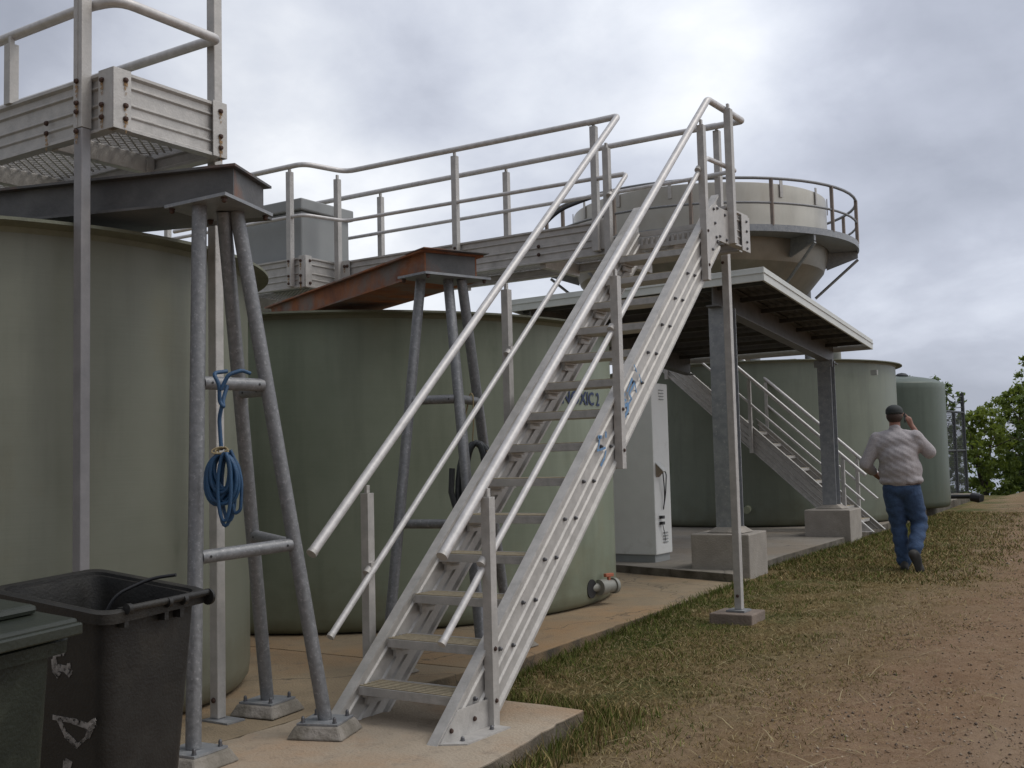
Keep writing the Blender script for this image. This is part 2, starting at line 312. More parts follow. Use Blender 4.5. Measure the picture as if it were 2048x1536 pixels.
def worldloc(o):
    l = Vector(o.location)
    while o.parent: o = o.parent; l += o.location
    return l
def tag(o, label=None, cat=None, group=None, kind=None):
    if label: o['label'] = label
    if cat: o['category'] = cat
    if group: o['group'] = group
    if kind: o['kind'] = kind
    return o
def thing(name, label, cat, loc, group=None):
    o = bpy.data.objects.new(name, None); COL.objects.link(o); o.empty_display_size = .2
    o.location = XF[0] @ Vector(loc); return tag(o, label, cat, group)
def obj(name, mb, m, parent=None, smooth=None, bevel=0, loc=None, fixn=True):
    me = bpy.data.meshes.new(name); X = XF[0]; vs = [X @ Vector(v) for v in mb.v]
    base = worldloc(parent) if parent else Vector((0, 0, 0))
    if vs:
        mn = Vector([min(v[i] for v in vs) for i in range(3)]); mx = Vector([max(v[i] for v in vs) for i in range(3)])
        ctr = Vector(((mn.x + mx.x) / 2, (mn.y + mx.y) / 2, mn.z))
    else: ctr = Vector()
    me.from_pydata([tuple(v - ctr) for v in vs], [], mb.f); me.update()
    if fixn:
        bm = bmesh.new(); bm.from_mesh(me); bmesh.ops.recalc_face_normals(bm, faces=bm.faces); bm.to_mesh(me); bm.free()
    me.materials.append(m)
    if smooth:
        me.polygons.foreach_set('use_smooth', [True] * len(me.polygons))
        me.set_sharp_from_angle(angle=R(smooth))
    o = bpy.data.objects.new(name, me); COL.objects.link(o); o.location = ctr - base
    if parent: o.parent = parent
    if bevel:
        b = o.modifiers.new('bevel', 'BEVEL'); b.width = bevel; b.segments = 2; b.limit_method = 'ANGLE'
    return o
def copyof(src, parent, off):
    c = src.copy(); COL.objects.link(c); c.parent = parent; c.location = Vector(src.location) + Vector(off)
    return c
def struct(name, mb, m, **k):
    o = obj(name, mb, m, **k); o['kind'] = 'structure'; return o

PROF = [(0, .034), (.05, .034), (.085, .013), (.19, .013), (.215, .024), (.235, .024), (.262, .010), (.49, .010), (.515, .023), (.535, .023), (.562, .011),
        (.69, .011), (.715, .023), (.735, .023), (.762, .013), (.915, .013), (.95, .034), (1, .034)]
def plank(p0, dirv, down, outv, h, cut0, cut1, prof=PROF):
    """ribbed aluminium plank: cut0 / cut1 = (axis index, value) planes that trim its ends"""
    p0, dirv, down, outv = map(Vector, (p0, dirv, down, outv)); dirv.normalize(); down.normalize(); outv.normalize()
    loop = [(s, t) for s, t in prof] + [(s, -t) for s, t in prof[::-1]]
    e = [[], []]
    for s, t in loop:
        q = p0 + down * (s * h) + outv * t
        for k, (ax, val) in enumerate((cut0, cut1)): e[k].append(q + dirv * ((val - q[ax]) / dirv[ax]))
    n = len(loop); m = len(prof); vs = e[0] + e[1]; fs = [(i, (i + 1) % n, n + (i + 1) % n, n + i) for i in range(n)]
    for o in (0, n):      # caps as quads
        for i in range(m - 1): fs.append((o + i, o + i + 1, o + n - 2 - i, o + n - 1 - i))
    return MB().add(vs, fs)
def boltmb(c, axis, r=.016, h=.016):
    c = Vector(c); a = Vector(axis).normalized(); u = a.orthogonal().normalized(); w = a.cross(u)
    vs = []
    r, h = r * .78, h * .8
    for (rad, hh) in ((r * 1.25, 0), (r * 1.25, h * .3), (r, h * .3), (r, h), (r * .55, h * 1.35)):
        for k in range(8):
            t = k * math.pi / 4; vs.append(c + a * hh + u * rad * math.cos(t) + w * rad * math.sin(t))
    fs = [(j * 8 + k, j * 8 + (k + 1) % 8, (j + 1) * 8 + (k + 1) % 8, (j + 1) * 8 + k) for j in range(4) for k in range(8)] + [tuple(32 + k for k in range(8))]
    return MB().add(vs, fs)
def bolts(pts, axis, parent, m=BOLTM, r=.016, h=.016, name='bolt'):
    a = obj(name, boltmb(pts[0], axis, r, h), m, parent, fixn=True)
    for p in pts[1:]:
        d = (XF[0].to_3x3() @ (Vector(p) - Vector(pts[0]))); copyof(a, parent, d)
def streaks(pts, axis, parent, length=.11, w=.012):
    for p in pts:
        p = Vector(p); a = Vector(axis).normalized(); s = a.cross(Vector((0, 0, 1))).normalized(); mb = MB()
        L = length * random.uniform(.5, 1.1); p = p + a * .0035
        q = [p + s * w + V(0, 0, .0), p - s * w, p - s * w * .8 - V(0, 0, L * .6), p - s * w * .2 - V(0, 0, L), p + s * w * .3 - V(0, 0, L * .9), p + s * w * .7 - V(0, 0, L * .5)]
        mb.prism(q, a * .0015); obj('rust_streak', mb, STREAK, parent)
def hpost(x, y, z0, z1, parent, w=.03, d=.03, name='post', m=None):
    """square post with a small tab on its top carrying the rail"""
    mb = MB().box((x - w, y - d, z0), (x + w, y + d, z1)); mb.box((x - w * .35, y - d * .5, z1 + .001), (x + w * .35, y + d * .5, z1 + .05))
    mb.box((x - w - .004, y - d * .25, z0), (x - w - .0005, y + d * .25, z1 - .01)); 
    return obj(name, mb, m or ALU, parent, bevel=.004)
def grating(x0, x1, y0, y1, z, parent, px=.105, py=.034):
    mb = MB(); L = y1 - y0; dx = L * (px / 2) / py
    k = -dx
    while k < (x1 - x0):
        for sgn in (1, -1):
            a = (x0 + k, y0) if sgn > 0 else (x0 + k, y1); b = (x0 + k + dx, y1) if sgn > 0 else (x0 + k + dx, y0)
            ax, ay = a; bx, by = b
            if ax < x0: t = (x0 - ax) / (bx - ax); ay += (by - ay) * t; ax = x0
            if bx > x1: t = (x1 - ax) / (bx - ax); by = ay + (by - ay) * t; bx = x1
            if bx - ax < .02: continue
            d = V(bx - ax, by - ay, 0); c = V((ax + bx) / 2, (ay + by) / 2, z + (.003 if sgn > 0 else -.003)); n = V(-d.y, d.x, 0).normalized()
            mb.obox(c, d / 2, n * .0055, V(0, 0, .004))
        k += px / 2 * 1.0
    return obj('grating', mb, ALU, parent)

# ================================================================ ground
SLABS_R = [(1.0, -3.18), (5.83, -3.33)]
def smooth(a, b, x):
    t = np.clip((x - a) / (b - a), 0, 1); return t * t * (3 - 2 * t)
def hnoise(x, y):
    return (np.sin(x * 2.1 + y * .7) * np.cos(y * 1.3 - x * .4) * .5 + np.sin(x * 5.3 - y * 3.1 + 1.2) * np.cos(y * 4.7 + x * 2.2) * .25 + np.sin(x * 11.7 + y * 9.1) * np.sin(y * 13.3 - x * 7.9) * .12)
def gz(x, y):
    x = np.asarray(x, float); y = np.asarray(y, float)
    g = -.115 + .105 * smooth(6.5, 11.5, y)
    g = g + .14 * smooth(18, 34, y)
    g = g + hnoise(x, y) * .016 * smooth(-5.2, -4.2, x)
    # keep it below the slabs
    g = np.where(x < -5.6, np.minimum(g, -.1) , g)
    g = g - 7.5 * smooth(41, 75, y) - 7.5 * smooth(60, 140, np.abs(x)) - .0 * x
    return np.maximum(g, -9.0)
def axis_pts(segs):
    o = []
    for a, b, st in segs: o += list(np.arange(a, b, st))
    o.append(segs[-1][1]); return np.array(o)
gx = axis_pts([(-400, -60, 20), (-60, -14, 3), (-14, -6, .5), (-6, .6, .045), (.6, 4, .3), (4, 60, 4), (60, 400, 20)])
gy = axis_pts([(-300, -20, 20), (-20, 1.8, 1.5), (1.8, 13, .05), (13, 24, .12), (24, 44, .5), (44, 90, 2), (90, 420, 20)])
GX, GY = np.meshgrid(gx, gy); GZ = gz(GX, GY)
fine = rng.normal(0, 1, GX.shape) * .006 * ((GX > -6) & (GX < .6) & (GY > 1.8) & (GY < 20))
GZ = GZ + fine
nx, ny = len(gx), len(gy)
verts = np.stack([GX.ravel() * SC, GY.ravel() * SC, GZ.ravel() * SC], 1)      # already in metres
idx = np.arange(nx * ny).reshape(ny, nx)
quads = np.stack([idx[:-1, :-1].ravel(), idx[:-1, 1:].ravel(), idx[1:, 1:].ravel(), idx[1:, :-1].ravel()], 1)
def npmesh(name, verts, faces, m, col=None, smooth_=False):
    me = bpy.data.meshes.new(name); k = faces.shape[1]
    me.vertices.add(len(verts)); me.vertices.foreach_set('co', verts.astype(np.float32).ravel())
    me.loops.add(faces.size); me.loops.foreach_set('vertex_index', faces.astype(np.int32).ravel())
    me.polygons.add(len(faces)); me.polygons.foreach_set('loop_start', np.arange(0, faces.size, k, dtype=np.int32))
    me.polygons.foreach_set('loop_total', np.full(len(faces), k, np.int32))
    if smooth_: me.polygons.foreach_set('use_smooth', np.ones(len(faces), bool))
    me.update(calc_edges=True); me.materials.append(m)
    if col is not None:
        a = me.color_attributes.new('tint', 'FLOAT_COLOR', 'POINT'); c4 = np.concatenate([col, np.ones((len(col), 1))], 1).astype(np.float32); a.data.foreach_set('color', c4.ravel())
    me['metric'] = 1
    o = bpy.data.objects.new(name, me); COL.objects.link(o); return o
def groundmat():
    m = bpy.data.materials.new('dirt_and_turf'); m.use_nodes = True; t = m.node_tree; b = t.nodes['Principled BSDF']; b.inputs['Roughness'].default_value = .95; b.inputs['Specular IOR Level'].default_value = .2
    tc = N(t, 'ShaderNodeTexCoord'); P = tc.outputs['Object']
    def noise(s, d=6, r=.6, v=None):
        n = N(t, 'ShaderNodeTexNoise'); n.inputs['Scale'].default_value = s; n.inputs['Detail'].default_value = d; n.inputs['Roughness'].default_value = r; t.links.new(v or P, n.inputs['Vector']); return n.outputs['Fac']
    def ramp(f, stops):
        c = N(t, 'ShaderNodeValToRGB'); e = c.color_ramp.elements; e[0].position, e[0].color = stops[0][0], (*stops[0][1], 1); e[1].position, e[1].color = stops[-1][0], (*stops[-1][1], 1)
        for p, cc in stops[1:-1]: x = e.new(p); x.color = (*cc, 1)
        t.links.new(f, c.inputs[0]); return c.outputs[0]
    def mix(f, a, b_):
        x = N(t, 'ShaderNodeMixRGB'); t.links.new(f, x.inputs[0]); t.links.new(a, x.inputs[1]); t.links.new(b_, x.inputs[2]); return x.outputs[0]
    dirt = ramp(noise(7, 9, .75), [(.28, (.18, .108, .058)), (.45, (.265, .165, .092)), (.6, (.32, .21, .125)), (.75, (.38, .275, .18))])
    dirt2 = ramp(noise(60, 4, .7), [(.33, (.16, .10, .06)), (.5, (.265, .175, .112)), (.72, (.36, .28, .20))])
    dirt = mix(noise(2, 3), dirt, dirt2)
    dry = ramp(noise(30, 6, .8), [(.3, (.11, .078, .032)), (.5, (.185, .135, .06)), (.7, (.26, .20, .095))])
    grn = ramp(noise(35, 5, .7), [(.3, (.04, .05, .013)), (.5, (.075, .09, .022)), (.7, (.12, .135, .04))])
    sep = N(t, 'ShaderNodeSeparateXYZ'); t.links.new(P, sep.inputs[0])
    X = mt(t, 'DIVIDE', sep.outputs[0], SC); Y = mt(t, 'DIVIDE', sep.outputs[1], SC)
    # green patches
    gmask = N(t, 'ShaderNodeMapRange'); gmask.inputs[1].default_value = .47; gmask.inputs[2].default_value = .60; t.links.new(noise(1.4, 5, .6), gmask.inputs[0])
    edge = mt(t, 'SUBTRACT', 1.0, mt(t, 'MULTIPLY', mt(t, 'ADD', X, 4.6), .55), clamp=True)
    turf = mix(mt(t, 'MULTIPLY', gmask.outputs[0], mt(t, 'ADD', edge, .25, clamp=True), clamp=True), dry, grn)
    # distance from the edge of the track:  xb = -2.75 - .075*(y-5)^1 ...
    xb = mt(t, 'MULTIPLY_ADD', mt(t, 'MAXIMUM', mt(t, 'SUBTRACT', Y, 13.0), 0.0), -.118, -2.9)
    dd = mt(t, 'ADD', mt(t, 'SUBTRACT', X, xb), mt(t, 'MULTIPLY', mt(t, 'SUBTRACT', noise(1.1, 6, .65), .5), 2.6))
    mr = N(t, 'ShaderNodeMapRange'); mr.inputs[1].default_value = -.6; mr.inputs[2].default_value = 1.0; t.links.new(dd, mr.inputs[0])
    rut = mt(t, 'MULTIPLY', mt(t, 'SINE', mt(t, 'MULTIPLY', mt(t, 'ADD', mt(t, 'SUBTRACT', X, xb), mt(t, 'MULTIPLY', noise(.35, 3), .9)), 3.4)), noise(.9, 5, .6))
    rm = N(t, 'ShaderNodeMapRange'); rm.inputs[1].default_value = .12; rm.inputs[2].default_value = .5; rm.inputs[4].default_value = .6; t.links.new(rut, rm.inputs[0])
    pale = N(t, 'ShaderNodeRGB'); pale.outputs[0].default_value = (.34, .245, .165, 1)
    dirt = mix(rm.outputs[0], dirt, pale.outputs[0])
    dm = N(t, 'ShaderNodeMapRange'); dm.inputs[1].default_value = .54; dm.inputs[2].default_value = .72; dm.inputs[4].default_value = .65; t.links.new(noise(.8, 6, .65), dm.inputs[0])
    red = N(t, 'ShaderNodeRGB'); red.outputs[0].default_value = (.21, .12, .065, 1)
    dirt = mix(dm.outputs[0], dirt, red.outputs[0])
    base = mix(mr.outputs[0], turf, dirt)
    # far hillside is scrub
    far = N(t, 'ShaderNodeMapRange'); far.inputs[1].default_value = 38; far.inputs[2].default_value = 46; t.links.new(Y, far.inputs[0])
    base = mix(far.outputs[0], base, grn)
    t.links.new(base, b.inputs['Base Color'])
    bp = N(t, 'ShaderNodeBump'); bp.inputs['Strength'].default_value = .8; bp.inputs['Distance'].default_value = .03
    t.links.new(mt(t, 'ADD', noise(35, 6, .8), mt(t, 'MULTIPLY', noise(120, 3, .7), .5)), bp.inputs['Height']); t.links.new(bp.outputs[0], b.inputs['Normal'])
    return m
go = npmesh('ground', verts, quads, groundmat(), smooth_=True); go['kind'] = 'structure'

# grass blades, straw and stones on the near ground -------------------------------------------------
def trackx(y): return -2.9 - .118 * np.maximum(y - 13, 0)
def blades(n, x0, x1, y0, y1, dens, hgt, wid, cols, lean=.5, ybias=1.0):
    x = rng.uniform(x0, x1, n); y = y0 + (y1 - y0) * rng.uniform(0, 1, n) ** ybias
    keep = rng.uniform(0, 1, n) < dens(x, y); x, y = x[keep], y[keep]; n = len(x); z = gz(x, y) - .004
    a = rng.uniform(0, 2 * np.pi, n); h = hgt * rng.uniform(.4, 1.3, n); w = wid * rng.uniform(.6, 1.4, n); la = rng.uniform(0, 2 * np.pi, n); l = h * lean * rng.uniform(.2, 1.6, n)
    b = np.stack([x, y, z], 1); s = np.stack([np.cos(a), np.sin(a), 0 * a], 1) * w[:, None]; L = np.stack([np.cos(la) * l, np.sin(la) * l, h], 1)
    M1 = b + L * np.array([.4, .4, .6]); T = b + L
    v = np.stack([b - s, b + s, M1 + s * .7, M1 - s * .7, T + s * .12, T - s * .12], 1).reshape(-1, 3)
    i = np.arange(n) * 6; f = np.concatenate([np.stack([i, i + 1, i + 2, i + 3], 1), np.stack([i + 3, i + 2, i + 4, i + 5], 1)])
    c = np.array(cols)[rng.integers(0, len(cols), n)] * rng.uniform(.7, 1.25, (n, 1)); return v, f, np.repeat(c, 6, 0), n * 6
def slabmask(x, y):     # True where there is no concrete
    m = (x > -6.9) & (x < .8)
    pad = (x < -3.18 - .11 * (y - 4.5)) & (y < 5.84)
    edge2 = x > np.where(y < 12.5, -4.6 - .066 * (y - 7.15), -5.28 - .03 * (y - 14))
    return m & ~pad & edge2 & ~((np.abs(x + 3.92) < .23) & (np.abs(y - 9.79) < .23)) & ~((x < -4.9) & (y > 12.6) & (y < 14))
GREENS = [(.07, .095, .018), (.095, .12, .024), (.13, .145, .036), (.15, .15, .045)]
DRYS = [(.25, .18, .075), (.31, .235, .11), (.20, .14, .06), (.17, .12, .05), (.36, .29, .15)]
def clump(x, y): return .5 + .5 * np.sin(x * 3.1 + np.sin(y * 1.9) * 1.7) * np.cos(y * 2.3 + np.sin(x * 2.7) * 1.4)
parts_ = []
edge_d = lambda x, y: np.where(slabmask(x, y), 1, 0)
turfd = lambda x, y: edge_d(x, y) * np.clip(.60 - (x - trackx(y)) * .5 + (clump(x * 1.7 + 2, y * 1.3) - .5) * .7, .02, 1)
parts_.append(blades(110000, -5.6, -1.2, 4.0, 15, lambda x, y: turfd(x, y) * (clump(x, y) > .50) * np.clip(1.1 - (x + 4.6) * .45, .15, 1), .032, .0030, GREENS, lean=.9))
parts_.append(blades(190000, -5.6, -1.0, 4.0, 16, lambda x, y: turfd(x, y), .020, .0026, DRYS, lean=1.9))
parts_.append(blades(60000, -6.6, -2.4, 13, 27, lambda x, y: turfd(x, y), .045, .006, GREENS[:3] + DRYS, lean=1.0))
parts_.append(blades(26000, -4.7, -3.0, 2.6, 6.3, lambda x, y: edge_d(x, y) * np.exp(-np.maximum(x + 3.18 + .11 * (y - 4.5), 0) * 5), .10, .0035, GREENS + DRYS[:2], lean=.6))
parts_.append(blades(16000, -5.1, -4.3, 6.0, 12.6, lambda x, y: edge_d(x, y) * np.exp(-np.maximum(x + 4.6 + .066 * (y - 7.15), 0) * 7), .07, .0035, GREENS, lean=.6))
parts_.append(blades(9000, -5.9, -4.7, 12.6, 24, lambda x, y: edge_d(x, y) * np.exp(-np.maximum(x + 5.3, 0) * 3), .07, .005, GREENS, lean=.6))
def merge(ps):
    v = np.concatenate([p[0] for p in ps]); c = np.concatenate([p[2] for p in ps]); f = []; o = 0
    for p in ps: f.append(p[1] + o); o += p[3]
    return v, np.concatenate(f), c
v, f, c = merge(parts_)
gr = npmesh('grass', v * SC, f, attrmat('grass_blade'), c); tag(gr, 'short patchy grass, green by the slabs and dry towards the dirt track', 'grass', kind='stuff')
# straw lying flat
def straw(n, x0, x1, y0, y1, ln, wd, dens):
    x = rng.uniform(x0, x1, n); y = rng.uniform(y0, y1, n); k = rng.uniform(0, 1, n) < dens(x, y); x, y = x[k], y[k]; n = len(x); z = gz(x, y) + .012
    a = rng.uniform(0, np.pi, n); l = ln * rng.uniform(.3, 1.5, n); d = np.stack([np.cos(a) * l, np.sin(a) * l, rng.uniform(-.012, .02, n)], 1) / 2; s = np.stack([-np.sin(a), np.cos(a), 0 * a], 1) * wd
    b = np.stack([x, y, z], 1); up = np.array([0, 0, .012]); v = np.stack([b - d - s, b - d + s, b + s + up, b - s + up, b + d + s * .5, b + d - s * .5], 1).reshape(-1, 3)
    i = np.arange(n) * 6; f = np.concatenate([np.stack([i, i + 1, i + 2, i + 3], 1), np.stack([i + 3, i + 2, i + 4, i + 5], 1)])
    c = np.array([(.31, .25, .13), (.26, .20, .11), (.36, .30, .17), (.22, .17, .09)])[rng.integers(0, 4, n)]; return v, f, np.repeat(c, 6, 0), n * 6
ps = [straw(5000, -5, -.8, 4, 15, .09, .0016, lambda x, y: edge_d(x, y) * np.clip(.9 - (x + 3.2) * .4, .08, 1)), straw(350, -4.6, -1.2, 4, 13, .32, .0024, edge_d)]
v, f, c = merge(ps); st = npmesh('dead_grass_straw', v * SC, f, attrmat('straw_stalk'), c); tag(st, 'pale dead grass stalks lying loose over the turf', 'straw', kind='stuff')
# stones
def stones(n, x0, x1, y0, y1, s0, dens, cols):
    x = rng.uniform(x0, x1, n); y = rng.uniform(y0, y1, n); k = rng.uniform(0, 1, n) < dens(x, y); x, y = x[k], y[k]; n = len(x)
    z = gz(x, y); s = s0 * rng.exponential(1, n).clip(.25, 3.2)
    oc = np.array([(1, 0, 0), (0, 1, 0), (-1, 0, 0), (0, -1, 0), (0, 0, .8), (0, 0, -.8)], float)
    v = (oc[None] * s[:, None, None] * rng.uniform(.6, 1.3, (n, 6, 1))) ; a = rng.uniform(0, 6.28, n); ca, sa = np.cos(a)[:, None], np.sin(a)[:, None]
    v = np.stack([v[..., 0] * ca - v[..., 1] * sa, v[..., 0] * sa + v[..., 1] * ca, v[..., 2]], -1) + np.stack([x, y, z + s * .2], 1)[:, None]
    tf = np.array([(0, 1, 4), (1, 2, 4), (2, 3, 4), (3, 0, 4), (1, 0, 5), (2, 1, 5), (3, 2, 5), (0, 3, 5)]); f = (np.arange(n)[:, None, None] * 6 + tf[None]).reshape(-1, 3)
    c = np.array(cols)[rng.integers(0, len(cols), n)] * rng.uniform(.7, 1.2, (n, 1)); return v.reshape(-1, 3), f, np.repeat(c, 6, 0), n * 6
SC_ = [(.24, .17, .115), (.29, .215, .15), (.20, .15, .105), (.36, .29, .22), (.15, .12, .095)]
v, f, c = merge([stones(80000, -3.8, .6, 3.6, 15, .0038, lambda x, y: edge_d(x, y) * np.clip(.15 + (x - trackx(y)) * .4, 0.03, 1) * np.clip(clump(x * .9 + 5, y * .55) * 1.5, .15, 1), SC_), stones(30000, -5.5, .6, 15, 30, .006, lambda x, y: np.clip(.1 + (x - trackx(y)) * .5, 0, 1), SC_)])
gv = npmesh('gravel', v * SC, f, attrmat('gravel_stone'), c); tag(gv, 'small reddish stones scattered over the dirt track', 'gravel', kind='stuff')

# water beyond the bank
wm = mat('sea_water_surface', (.20, .25, .30), (.16, .20, .25), .02, .12, 0, .3, .5, spec=.6)
struct('water', MB().add([(-9000, 60, -6.5), (9000, 60, -6.5), (9000, 12000, -6.5), (-9000, 12000, -6.5)], [(0, 1, 2, 3)]), wm)

# ================================================================ concrete slabs
def slab(name, poly, z, th, m=SLAB, bev=.008):
    rg = random.Random(len(poly)); o = []
    for k in range(len(poly)):
        a, b = Vector(poly[k]), Vector(poly[(k + 1) % len(poly)]); L = (b - a).length; o.append(a)
        if L > 14 or (a.x < -10 and b.x < -10): continue
        n = int(L / .07); nv = Vector((-(b - a).y, (b - a).x)).normalized(); chip = 0
        for i in range(1, n):
            if rg.random() < .05: chip = rg.uniform(.008, .028)
            else: chip *= .45
            o.append(a.lerp(b, i / n) + nv * (abs(rg.gauss(0, .0025)) + chip))
    poly = [tuple(p) for p in o]
    return struct(name, MB().prism([(x, y, z - th) for x, y in poly], (0, 0, th)), m, bevel=bev)
slab('concrete_slab', [(-14, -3), (-4.755, -3), (-4.745, 5.0), (-4.70, 6.45), (-4.70, 6.62), (-14, 6.60)], 0.0, .3)
slab('concrete_slab', [(-14, 6.612), (-4.68, 6.632), (-4.605, 7.15), (-4.66, 7.9), (-4.70, 8.6), (-4.77, 9.7), (-4.86, 11), (-4.97, 12.9), (-14, 14.9)], 0.0, .3)
slab('stair_pad', [(-4.748, -3), (-3.0, -3), (-3.08, 2.5), (-3.10, 3.95), (-3.155, 4.05), (-3.18, 4.6), (-3.33, 5.82), (-3.6, 5.84), (-4.738, 5.82), (-4.738, 5.0)], .003, .26, PADM)
slab('concrete_slab', [(-5.03, 12.45), (-5.16, 13.5), (-5.29, 14.86), (-5.44, 18.4), (-5.80, 23), (-6.25, 28), (-7.0, 38.4), (-18, 39), (-18, 16.5)], .1, .32, SLAB3)

# ================================================================ tanks
def tank(name, label, c, r, z0, zt, lip, m, dome=0, group=None):
    t = thing(name, label, 'tank', (c[0], c[1], z0), group)
    cc = (c[0], c[1], 0)
    prof = [(r - .12, z0 + .004), (r - .05, z0 + .02), (r - .012, z0 + .07), (r, z0 + .16), (r, zt - .16), (r, zt - .03)]
    if dome:
        prof += [(r - .02, zt), (r - .1, zt + .03)] + [(r * q, zt + .03 + dome * (1 - q * q * .98)) for q in (.85, .7, .5, .3, .12, .001)]
    obj('shell', MB().lathe(prof, cc, 160), m, t, smooth=40)
    if not dome:
        rim = [(r + .002, zt - .05), (r + .02, zt - .02), (r + lip, zt - .012), (r + lip, zt + .006), (r + .02, zt + .012), (r - .03, zt + .01), (r - .03, zt - .05)]
        obj('rim_flange', MB().lathe(rim + [rim[0]], cc, 160, cap=False), RIM, t, smooth=30)
        obj('cover', MB().lathe([(.001, zt + .0), (r - .035, zt - .015)], cc, 96, cap=False), RIM, t)
    return t
T1 = tank('fibreglass_tank', 'big green fibreglass tank at the far left behind the two wheelie bins', (-7.19, 4.29), 1.82, 0, 2.88, .15, FRP)
T2 = tank('fibreglass_tank', 'widest green fibreglass tank behind the front staircase, lettered ANOXIC 2', (-8.42, 9.70), 2.90, 0, 2.88, .15, FRPB)
T3 = tank('fibreglass_tank', 'grey green tank behind the far staircase and shelter posts', (-8.90, 23.44), 3.1, .1, 3.35, .14, FRP2)
T4 = tank('fibreglass_tank', 'darker green tank with a low domed top, behind the walking man', (-7.25, 28.75), 1.40, .1, 3.20, 0, FRP4, dome=.22)
# small holes in tank 1's flange
for k in range(5):
    a = .55 + .11 * k; p = (-7.19 + 1.91 * math.cos(a), 4.29 + 1.91 * math.sin(a)); obj('flange_hole', MB().lathe([(.012, 2.8655), (.012, 2.8678)], (*p, 0), 10), BLACK, T1)
# tank 2 lettering wrapped round the shell
def text_mesh(body, size):
    cu = bpy.data.curves.new('lettering', 'FONT'); cu.body = body; cu.size = size; cu.align_x = 'CENTER'; cu.align_y = 'CENTER'; cu.resolution_u = 3; cu.offset = .004
    o = bpy.data.objects.new('lettering_tmp', cu); COL.objects.link(o); dg = bpy.context.evaluated_depsgraph_get(); me = o.evaluated_get(dg).to_mesh()
    bm = bmesh.new(); bm.from_mesh(me); bmesh.ops.subdivide_edges(bm, edges=[e for e in bm.edges if e.calc_length() > .05], cuts=2); v_ = [tuple(v.co) for v in bm.verts]; f_ = [tuple(v.index for v in f.verts) for f in bm.faces]; bm.free()
    o.evaluated_get(dg).to_mesh_clear(); bpy.data.objects.remove(o); bpy.data.curves.remove(cu); return v_, f_
tv, tf = text_mesh('ANOXIC 2', .19)
xs = [v[0] for v in tv]; w0 = max(xs) - min(xs); TW = 1.0; mb = MB(); rad = 2.908
mb.add([(-8.42 + rad * math.cos(R(1.0) + v[0] * TW / w0 / 2.9 ), 9.70 + rad * math.sin(R(1.0) + v[0] * TW / w0 / 2.9), 2.125 + v[1]) for v in tv], tf)
obj('lettering', mb, LETTER, T2, fixn=False)
# tank 2 drain valve
a = R(8); vx, vy, vz = -8.42 + 2.9 * math.cos(R(4)), 9.70 + 2.9 * math.sin(R(4)), .185
dv = V(.25, .97, 0).normalized(); v0 = V(vx, vy + .02, vz)
val_ = obj('drain_valve', MB().tube([v0 - V(.03, 0, 0), v0 + dv * .30], .045, 20).tube([v0 + dv * .09, v0 + dv * .18], .080, 20).tube([v0 + dv * .185, v0 + dv * .29], .066, 20).tube([v0 + dv * .295, v0 + dv * .335], .082, 20), PVC, T2, smooth=40)
obj('valve_gasket', MB().tube([(vx - .03, vy - .02, vz), (vx + .012, vy - .02, vz)], .095, 24), BLACK, val_)
q = v0 + dv * .24 + V(0, 0, .07); obj('valve_handle', MB().obox(q + V(0, 0, .045), dv * .06, V(dv.y, -dv.x, 0) * .02, V(0, 0, .018)).obox(q + V(0, 0, .01), dv * .015, V(dv.y, -dv.x, 0) * .015, V(0, 0, .02)), ORANGE, val_, bevel=.006)
# tank 3 outlet + hatch
obj('outlet_pipe', MB().tube([(-7.95, 20.60, .47), (-7.85, 20.25, .45)], .07, 16), mat('cream_pvc', (.30, .32, .22), None), T3, smooth=40)
obj('hatch', MB().box((-8.5, 21.9, 3.36), (-7.3, 22.5, 3.46)), FRP2, T3, bevel=.02)
obj('float_switch_box', MB().box((-5.84, 22.0, 3.03), (-5.72, 22.1, 3.13)), PVC, T3)
obj('vent_pipe', MB().tube([(-7.1, 24.0, 3.3), (-7.1, 24.0, 4.0)], .11, 16), PVC, T3, smooth=40)
obj('dome_hatch', MB().lathe([(.16, 3.33), (.16, 3.43), (.10, 3.48), (.001, 3.50)], (-6.75, 28.3, -.02), 20), FSTEEL, T4, smooth=40)

